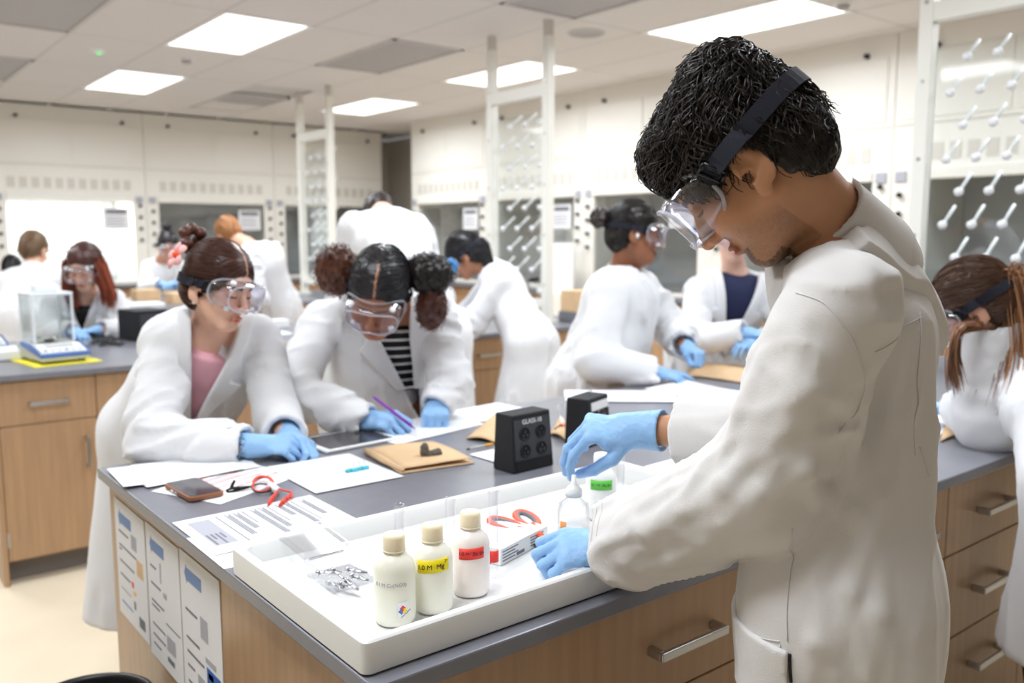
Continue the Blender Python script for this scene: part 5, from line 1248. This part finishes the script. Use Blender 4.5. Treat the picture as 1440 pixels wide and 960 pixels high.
    b = pts[~top][:1800]; S = comb(base, b, flow, 5, .004, .001, .004, .0006, 1., rs); strands('hair_short', S, np.linspace(.0008, .0003, 5), 'hair', hc, 3, hair_cols(len(S), (34, 28, 25), rs=rs))
    goggles(H, o, 36, False, U(0, base, H.L(face_sdf(True))), strap_dir=(0, -1, .04), strap_off=.013, zc0=.008, sc=.97)
    return o
hero()

def W(*q): return dep(*q)
def simple_hair(H, o, rgb, h, grow=1., extra=None, n=500, K=7, step=.012, flowloc=None, curl=.002, cut=None, rad=.0014, rs=None, lift=.005, rgb2=None, disp=.003, freq=1., capcol=None):
    rs = rs or RS(11); ex = [H.L(e) for e in extra] if extra else None
    base, fn = hair_cap(H, o, None, h, grow, cut, extra=ex, disp=disp, dfreq=70)
    cc = np.array(srgb(rgb))*.8
    def colf(v):
        c = np.tile(cc, (len(v), 1))
        if capcol: c = capcol(v, c)
        return c
    hc = sdf_obj('hair', fn, H.c-.24*H.k, H.c+.24*H.k, h, 'hair', o, colfn=colf)
    if n:
        fl = flowloc or (lambda Q: np.stack([np.zeros(len(Q)), np.full(len(Q), -.5), np.full(len(Q), -.6)], -1))
        pts = surf_points(hc, n, rs).astype(f32); flow = lambda P: fl(H.loc(P))@H.R.T.astype(f32)
        S = comb(base, pts, flow, K, step, .001, lift, curl, freq, rs); strands('hair_locks', S, np.linspace(rad, rad*.35, K), 'hair', hc, 3, hair_cols(len(S), rgb, rs=rs))
    return hc, base
def puff(H, hc, c, r, rgb, rgb2, n=260, seed=1, parent=None):
    rs = RS(seed); ctr = H.w(*c); d = rs.randn(n, 3); d /= np.linalg.norm(d, axis=1, keepdims=True); K = 22; L = []
    t = np.linspace(0, 1, K); ph = rs.rand(n)*6.28; e1 = np.cross(d, rs.randn(n, 3)); e1 /= np.linalg.norm(e1, axis=1, keepdims=True); e2 = np.cross(d, e1)
    rr = np.array(r)*H.k; out = (H.R@(d*rr*(.72+.26*rs.rand(n, 1))).T).T
    for k in range(K): L.append(ctr+out*t[k]+(e1*np.cos(ph+20*t[k])[:, None]+e2*np.sin(ph+20*t[k])[:, None])*.0065)
    S = np.stack(L, 1); drop = np.clip(-(d@np.array([0, 0, 1.]))*.5+.5, 0, 1)[:, None]; cols = np.array(srgb(rgb))*(1-drop)+np.array(srgb(rgb2))*drop; cols = (cols*(1+.4*(rs.rand(n, 1)-.5))).clip(0, 1)
    strands('hair_curls', S, np.linspace(.0018, .0008, K), 'hair', hc, 4, cols)
    fnp = ell((0, 0, 0), np.array(r)*.80); Hh = Head(ctr, H.R[:, 1], H.R[:, 2], H.k)
    sdf_obj('hair_puff', lambda P: Hh.L(fnp)(P)+vnoise(P*f32(90))*f32(.008), ctr-.15, ctr+.15, .006, 'hair', hc, colfn=lambda v: np.tile(np.array(srgb(rgb2))*.5+np.array(srgb(rgb))*.3, (len(v), 1)))
G = lambda d, n, cu, th, k=1., h=.004: (d, n, cu, th, k, h)
def girl_pink():
    H = Head(W(308, 403, 2.36), cv(.86, .36, -.36), cv(.34, -.92, -.16), .94)
    wr = (W(400, 610, 2.36), W(358, 628, 2.27)); el = (W(392, 592, 2.50), W(214, 622, 2.31)); sh = (W(362, 474, 2.55), W(236, 482, 2.46)); neck = W(296, 462, 2.47); pel = V3(.81, 2.70, .90)
    mid = (sh[0]+sh[1])/2; spine = nrm(neck-pel); sv = nrm(sh[0]-sh[1]); fd = nrm(np.cross(sv, spine))
    hands = (G(cv(.80, .25, -.45), cv(.1, -.9, .3), [(.6, 1., .6)]*4, TH_IN, 1.0, .0035), G(cv(1, -.08, .0), cv(-.1, -.80, -.55), [(.75, 1.1, .6), (.85, 1.2, .6), (.95, 1.25, .7), (1., 1.3, .7)], TH_IN, 1.03, .0035))
    o, B = person('person', 'smiling student in a lab coat over a pink shirt with a flower in her hair', H, neck, sh, el, wr, pel, .36, bulk=.97, h=.0085, skin=(226, 180, 156), fine_h=.0032, hands=hands, shirt='shirt_pink', vneck=(mid+fd*.12-spine*.25, .060), cuff=(-.01, .022), seedv=4.2, foldamp=.010, arm_r=.95, neck_r=.040, skirt_w=(.27, .20))
    for q in ((312, 572), (322, 600)): button(B['coat'], q, B['c'])
    part = lambda v, c: np.where(((np.abs(((v-H.c)@H.R)[:, 0]) < .0032) & (((v-H.c)@H.R)[:, 1] > -.01))[:, None], np.array(srgb((190, 150, 130))), c)
    fl = lambda Q: np.stack([np.sign(Q[:, 0])*.5*(Q[:, 1] > .0), np.full(len(Q), -1.), -.15-.9*(Q[:, 1] > .04)*(Q[:, 2] < .1)], -1)
    hc, base = simple_hair(H, o, (78, 45, 36), .004, 1.0, n=1100, K=9, step=.011, flowloc=fl, curl=.0012, rad=.0013, rs=RS(21), lift=.004, capcol=part, disp=.0012)
    bun = U(.008, *[ell((-.02+.026*math.cos(t), -.125+.012*math.sin(2*t), .100+.030*math.sin(t)), (.017, .018, .017)) for t in np.linspace(0, 6.28, 8)[:-1]])
    sdf_obj('hair_bun', H.L(bun), H.w(0, -.12, .09)-.11, H.w(0, -.12, .09)+.11, .0035, 'hair', hc, colfn=lambda v: np.tile(np.array(srgb((84, 46, 34))), (len(v), 1)))
    fl = empty_part('hair_flower', o); c = H.w(-.070, -.105, .050); n = nrm(H.dirw(-.85, -.35, .25)); a = nrm(np.cross(n, H.R[:, 2])); b = np.cross(n, a)
    for k in range(5):
        t = k*2*PI/5+.3; d = a*math.cos(t)+b*math.sin(t); e = np.cross(n, d); V = []; Fq = []
        for i in range(5):
            for j in (-1, 0, 1): w = (.004, .012, .016, .014, .003)[i]; V.append(c+d*(.004+.009*i)+e*w*j+n*(.004+.010*math.sin(i*.7)-.003*abs(j)))
        for i in range(4):
            for j in (0, 1): q = i*3+j; Fq.append((q, q+1, q+4, q+3))
        p = MB().add(V, Fq).build('petal', 'petal', fl, True); s = p.modifiers.new('t', 'SOLIDIFY'); s.thickness = .001
    MB().tube([c, c+n*.012, c+n*.02], [.010, .008, .003], 10).build('flower_core', 'petal_core', fl, True)
    er = H.w(-.080, -.002, -.052); MB().lathe([(0, -.004), (.004, 0), (0, .004)], 10, er).build('earring', 'pearl', o, True)
    goggles(H, o, 32, True, U(0, base, H.L(face_sdf(False))), strap_dir=(0, -1, -.12), strap_off=.006)
def girl_pigtails():
    H = Head(W(533, 413, 2.58), cv(-.10, .72, -.68), cv(.11, -.68, -.72), 1.05)
    sh = (W(612, 446, 2.84), W(455, 450, 2.86)); el = (W(636, 540, 2.80), W(412, 552, 2.68)); wr = (W(618, 566, 2.74), W(512, 592, 2.60)); neck = W(548, 432, 2.82); pel = V3(1.50, 2.62, .92)
    mid = (sh[0]+sh[1])/2; spine = nrm(neck-pel); sv = nrm(sh[0]-sh[1]); fd = nrm(np.cross(sv, spine))
    hands = (G(cv(-.05, .40, -.9), cv(.05, -.85, -.5), FIST, TH_IN, 1.05, .0035), G(cv(.9, -.05, -.35), cv(-.15, -.85, -.5), [(.8, 1.2, .6), (.9, 1.3, .7), (1., 1.3, .8), (1.1, 1.3, .8)], TH_IN, 1.1, .0035))
    o, B = person('person', 'student with two curly pigtails writing with a purple pen', H, neck, sh, el, wr, pel, .45, bulk=.96, h=.0095, skin=(176, 120, 90), fine_h=.0035, hands=hands, shirt='shirt_stripe', vneck=(W(568, 530, 2.68), .085), cuff=(-.03, -.015), seedv=8.4, foldamp=.009, arm_r=.94, neck_r=.044)
    part = lambda v, c: np.where(((np.abs(((v-H.c)@H.R)[:, 0]-.004) < .0032) & (((v-H.c)@H.R)[:, 1] > .02))[:, None], np.array(srgb((176, 124, 96))), c)
    fl = lambda Q: np.stack([np.sign(Q[:, 0])*1.0, np.full(len(Q), -.75), np.full(len(Q), -.1)], -1)
    hc, base = simple_hair(H, o, (36, 34, 38), .004, 1.02, n=900, K=8, step=.011, flowloc=fl, curl=.002, rad=.0013, rs=RS(31), lift=.003, capcol=part, disp=.002)
    puff(H, hc, (-.130, -.060, .005), (.080, .070, .100), (48, 32, 28), (124, 70, 46), 900, 3); puff(H, hc, (.128, -.070, .040), (.085, .07, .070), (32, 26, 26), (40, 30, 28), 800, 4); puff(H, hc, (.145, -.03, -.050), (.055, .055, .100), (44, 30, 27), (112, 60, 42), 600, 6)
    goggles(H, o, 32, True, U(0, base, H.L(face_sdf(False))), strap_dir=(0, -1, 0), strap_off=.005)
    a, b = W(528, 560, 2.58), W(584, 603, 2.50); r = empty('pen', a, label='purple pen in the hand of the student with pigtails', cat='pen'); d = Vector(b-a)
    MB().tube([d*.0, d*.9], [.0045, .0045], 10).build('barrel', 'purple', r, True); MB().tube([d*.9, d*1.0], [.004, .001], 10).build('tip', 'purple', r, True); MB().tube([d*-.06, d*.0], .003, 8).build('clicker', 'purple', r, True); MB().box(-.0012, .0012, -.006, -.0045, 0, .001).build('clip', 'steel', r)
def bent_student():
    H = Head(W(654, 360, 4.85), cv(-.72, .62, .25), cv(-.55, -.78, 0), 1.0)
    sh = (W(702, 398, 4.70), W(697, 392, 5.02)); el = (W(664, 456, 4.72), W(655, 450, 5.1)); wr = (W(628, 442, 4.95), W(640, 440, 5.15)); neck = W(688, 378, 4.87); pel = W(748, 486, 4.70)
    hands = (G(cv(-.9, -.1, .3), cv(0, -1, 0), RELAX, TH_OUT, 1., .007), G(cv(-.9, -.1, .3), cv(0, -1, 0), RELAX, TH_OUT, 1., .007))
    o, B = person('person', 'student with black hair and blue goggles bent over the second bench', H, neck, sh, el, wr, pel, .56, bulk=.98, h=.013, skin=(176, 124, 96), fine_h=.006, hands=hands, seedv=2.2, foldamp=.010, skirt_w=(.26, .22))
    hc, base = simple_hair(H, o, (26, 24, 28), .006, 1.03, extra=[cone((0, -.10, -.02), (.02, -.06, -.17), .05, .022)], n=350, K=7, step=.014, curl=.001, rad=.002, rs=RS(41))
    goggles(H, o, 20, False, U(0, base, H.L(face_sdf(False))), strap_off=.004, blue=True)
def bun_woman():
    H = Head(W(893, 328, 3.62), cv(.96, .18, .02), cv(.12, -1, 0), 1.04)
    sh = (W(902, 408, 3.88), W(858, 414, 3.50)); el = (W(950, 470, 3.92), W(838, 506, 3.42)); wr = (W(962, 486, 3.55), W(922, 524, 3.42)); neck = W(878, 385, 3.68); pel = W(838, 545, 3.68)
    hands = (G(cv(.5, .3, -.5), cv(.3, -.8, -.3), FIST, TH_IN, .98, .005), G(cv(1, .15, .0), cv(0, -.9, -.4), [(.2, .3, .2), (.7, 1., .5), (.8, 1., .5), (.9, 1., .5)], TH_OUT, 1.0, .005))
    o, B = person('person', 'large woman with a low dark bun pointing at a sheet', H, neck, sh, el, wr, pel, .50, bulk=1.28, h=.012, skin=(150, 98, 72), fine_h=.0045, hands=hands, shirt='shirt_pink', vneck=None, seedv=6.1, foldamp=.012, arm_r=1.18, neck_r=.055, sleeve=(.074, .070, .050), face=face_sdf(False, .012))
    fl = lambda Q: np.stack([np.zeros(len(Q)), np.full(len(Q), -1.), np.full(len(Q), -.35)], -1)
    hc, base = simple_hair(H, o, (34, 27, 26), .005, 1.0, n=450, K=7, step=.012, flowloc=fl, curl=.001, rad=.0016, rs=RS(51), lift=.003)
    c = H.w(0, -.150, .035); sdf_obj('hair_bun', lambda P: Head(c, H.R[:, 1], H.R[:, 2]).L(ell((0, 0, 0), (.045, .040, .045)))(P)+vnoise(P*f32(80))*f32(.008), c-.1, c+.1, .005, 'hair', hc, colfn=lambda v: np.tile(np.array(srgb((44, 32, 30))), (len(v), 1)))
    goggles(H, o, 22, True, U(0, base, H.L(face_sdf(False))), strap_off=.004)
    er = H.w(-.084, 0, -.02); MB().lathe([(0, -.012), (.007, -.006), (.007, .006), (0, .012)], 10, er).build('earbud', 'white', o, True)
def navy_student():
    H = Head(W(1030, 328, 3.98), cv(.10, .42, -.88), cv(0, -.95, -.3), 1.0)
    sh = (W(1085, 408, 4.08), W(985, 408, 4.08)); el = (W(1112, 480, 4.0), W(972, 482, 3.95)); wr = (W(1075, 478, 3.85), W(1048, 468, 3.85)); neck = W(1034, 390, 4.08); pel = V3(3.42, 2.72, .92)
    mid = (sh[0]+sh[1])/2; spine = nrm(neck-pel); sv = nrm(sh[0]-sh[1]); fd = nrm(np.cross(sv, spine))
    hands = (G(cv(-.8, .1, -.4), cv(0, -.9, -.3), RELAX, TH_IN, 1., .006), G(cv(.8, .1, -.3), cv(0, -.9, -.3), RELAX, TH_IN, 1., .006))
    o, B = person('person', "student in a navy shirt standing behind the man's chin", H, neck, sh, el, wr, pel, .5, bulk=1.08, h=.013, skin=(232, 188, 168), fine_h=.005, hands=hands, shirt='shirt_navy', high_shirt=True, vneck=(mid+fd*.13-spine*.28, .085), seedv=9.7, foldamp=.010)
    hc, base = simple_hair(H, o, (206, 160, 92), .006, 1.03, n=300, K=7, step=.012, curl=.002, rad=.0018, rs=RS(61))
    goggles(H, o, 20, False, None)
def long_hair_student():
    H = Head(W(1372, 432, 2.42), cv(-.62, .55, .56), cv(-.45, -.84, .15), 1.0)
    sh = (W(1396, 468, 2.42), W(1490, 440, 2.70)); el = (W(1394, 590, 2.42), W(1505, 570, 2.76)); wr = (W(1352, 574, 2.62), W(1400, 560, 2.85)); neck = W(1428, 424, 2.54); pel = V3(2.32, .70, .90)
    hands = (G(cv(-.6, 0, .8), cv(0, -1, 0), RELAX, TH_OUT, .95, .006), G(cv(-.6, 0, .8), cv(0, -1, 0), RELAX, TH_OUT, .95, .006))
    o, B = person('person', 'student with long brown hair leaning on the bench at the right edge', H, neck, sh, el, wr, pel, .50, bulk=.92, h=.010, skin=(222, 172, 148), fine_h=.005, hands=hands, seedv=5.5, foldamp=.0065, arm_r=.98, ffr=(13, .9), slant=3., sfr=(5, 3, 9, 9), smooth_n=1, coat_extra=ridges(HERO_FOLDS), skirt_w=(.23, .19), sleeve=(.104, .098, .066))
    fl = lambda Q: np.stack([np.zeros(len(Q)), np.full(len(Q), -1.), np.full(len(Q), -.4)], -1)
    hc, base = simple_hair(H, o, (96, 68, 52), .005, 1.03, n=1100, K=9, step=.012, flowloc=fl, curl=.0015, rad=.0014, rs=RS(71), lift=.004)
    rs = RS(72); n = 420; K = 16; t = np.linspace(0, 1, K)[None, :, None]
    a = H.w(0, -.11, .02); e1 = np.array([W(1432, 420, 2.36), W(1446, 500, 2.33), W(1436, 560, 2.30)]); e2 = np.array([W(1345, 455, 2.30), W(1338, 505, 2.30), W(1345, 545, 2.32)])
    for nm, st, en, m, sp in (('ponytail', a, [a+(e1[0]-a)*.6+V3(0, 0, .04), e1[0], e1[1], e1[2]], 420, .026), ('loose_lock', H.w(.072, .0, -.02), [H.w(.080, .0, -.06), e2[0], e2[1], e2[2]], 90, .006)):
        P = np.array([st]+list(en)); q = np.linspace(0, len(P)-1, K); i = np.minimum(q.astype(int), len(P)-2); f = (q-i)[:, None]; C = P[i]*(1-f)+P[i+1]*f
        for _ in range(3): C[1:-1] = (C[:-2]+2*C[1:-1]+C[2:])/4
        offs = rs.randn(m, 1, 3)*sp*np.linspace(.5, 1.1, K)[None, :, None]+rs.randn(m, 1, 3)*.012*np.linspace(0, 1, K)[None, :, None]**2; S = C[None]+offs+.004*np.sin(np.linspace(0, 6, K)[None, :, None]*1.2+rs.rand(m, 1, 1)*6)
        cols = np.array(srgb((104, 72, 54)))*(1-.0)+np.zeros((m, 3)); mixw = rs.rand(m, 1); cols = cols*(1-mixw)+np.array(srgb((176, 122, 80)))*mixw
        strands(nm, S, np.concatenate([np.full(K-3, .0016), [.0012, .0008, .0004]]), 'hair', hc, 3, cols)
    goggles(H, o, 20, False, U(0, base, H.L(face_sdf(False))), strap_off=.006)
def far_person(label, head, f, up, neck, sh, el, wr, pel, hem, rgb, skin=(222, 176, 150), bulk=1., hands=True, hair_extra=None, gog=False, hgrow=1.03, hk=1., seed=1., shirt=None, vneck=None, curl=.001, hn=200, rs=81, armr=1., hd=None, step=.014, extra_fn=None, collar=True):
    H = Head(head, f, up, hk)
    hh = tuple(G(hd[i] if hd else nrm(np.asarray(wr[i])-np.asarray(el[i])), cv(0, -1, -.2), RELAX, TH_IN, 1., .008) for i in (0, 1)) if hands else (None, None)
    o, B = person('person', label, H, neck, sh, el, wr, pel, hem, bulk=bulk, h=.015, skin=skin, fine_h=.0065, hands=hh, shirt=shirt, vneck=vneck, seedv=seed, foldamp=.010, arm_r=armr, lapel=vneck is not None, collar=collar)
    hc, base = simple_hair(H, o, rgb, .007, hgrow, extra=hair_extra, n=hn, K=7, step=step, curl=curl, rad=.0024, rs=RS(rs))
    if gog: goggles(H, o, 20, True, U(0, base, H.L(face_sdf(False))), strap_off=.004)
    if extra_fn: extra_fn(H, o, hc)
    return o
def far_people():
    # red-haired student facing us behind the balance
    pel = V3(1.30, 5.80, .93); sh = (W(160, 424, 5.20), W(80, 424, 5.14)); neck = W(120, 412, 5.12); mid = (sh[0]+sh[1])/2; sp = nrm(neck-pel); fd = nrm(np.cross(nrm(sh[0]-sh[1]), sp))
    def locks(H, o, hc):
        rs = RS(91)
        for sx in (-1, 1):
            P = np.array([H.w(sx*.075, .0, .03), H.w(sx*.092, .02, -.06), H.w(sx*.105, .03, -.13), H.w(sx*.095, .04, -.20)]); K = 10; q = np.linspace(0, 3, K); i = np.minimum(q.astype(int), 2); ff = (q-i)[:, None]; C = P[i]*(1-ff)+P[i+1]*ff
            S = C[None]+rs.randn(160, 1, 3)*.018; strands('hair_lock', S, np.concatenate([np.full(K-2, .003), [.002, .001]]), 'hair', hc, 3, hair_cols(160, (150, 74, 50), rs=rs))
    far_person('student with long auburn hair and goggles behind the balance', W(120, 376, 4.98), cv(.02, .50, -.86), cv(0, -.86, -.5), neck, sh, (W(176, 470, 5.15), W(66, 470, 5.1)), (W(140, 464, 5.0), W(104, 466, 4.98)), pel, .5, (84, 46, 40), gog=True, seed=3.3, shirt='shirt_black', vneck=(mid+fd*.12-sp*.16, .06), hk=1.06, hd=(cv(-.6, .1, -.6), cv(.6, .1, -.6)), extra_fn=locks)
    # brown haired student seen from behind
    far_person('student with short brown hair seen from behind at the far left', W(48, 352, 6.05), cv(.05, .35, .93), cv(0, -.93, .35), W(46, 378, 6.0), (W(8, 396, 5.95), W(80, 394, 5.98)), (W(-2, 450, 6.05), W(92, 450, 6.1)), (W(18, 440, 6.25), W(72, 440, 6.3)), V3(1.10, 6.62, .95), .5, (120, 92, 66), seed=5.1, bulk=1.0)
    far_person('student with black hair half hidden at the left edge', W(16, 378, 8.7), cv(-.3, .4, .85), cv(0, -.93, .3), W(10, 402, 8.7), (W(-20, 414, 8.7), W(36, 412, 8.7)), (W(-24, 450, 8.7), W(42, 450, 8.7)), (W(-10, 445, 9.0), W(30, 440, 9.0)), W(10, 448, 8.75), .5, (28, 26, 28), seed=2.1, hgrow=1.1, hands=False)
    # bun student beyond the third bench
    far_person('student with a small top bun working beyond the third bench', W(236, 346, 8.45), cv(.45, .45, -.75), cv(.1, -.9, -.3), W(228, 366, 8.6), (W(254, 376, 8.62), W(208, 376, 8.62)), (W(262, 404, 8.5), W(204, 405, 8.5)), (W(246, 400, 8.3), W(226, 400, 8.3)), W(226, 425, 8.75), .5, (44, 38, 42), skin=(214, 160, 136), hair_extra=[ell((0, -.06, .16), (.035, .035, .04))], gog=True, seed=7.7, hk=1.1)
    # bending student behind the second bench
    far_person('student bending low beyond the second bench behind the smiling student', W(322, 330, 6.35), cv(-.45, .55, .70), cv(-.5, -.75, .3), W(346, 344, 6.25), (W(350, 366, 5.98), W(382, 356, 6.36)), (W(362, 420, 5.95), W(372, 410, 6.4)), (W(330, 436, 6.1), W(345, 430, 6.4)), V3(2.62, 6.0, .96), .5, (186, 128, 78), seed=4.9, bulk=1.12, armr=1.1, collar=False)
    # student facing the second bench, seen from behind
    far_person('student seen from behind bending over, above the pigtails student', W(532, 304, 4.92), cv(-.1, .80, .60), cv(-.1, -.60, .80), W(538, 300, 4.64), (W(498, 322, 4.52), W(584, 324, 4.62)), (W(482, 420, 4.62), W(618, 420, 4.75)), (W(500, 440, 4.85), W(580, 440, 4.95)), V3(2.36, 3.62, .98), .5, (52, 38, 36), seed=6.6, bulk=1.16, armr=1.2, hands=False, collar=False)
girl_pink(); girl_pigtails(); bent_student(); bun_woman(); navy_student(); long_hair_student(); far_people()
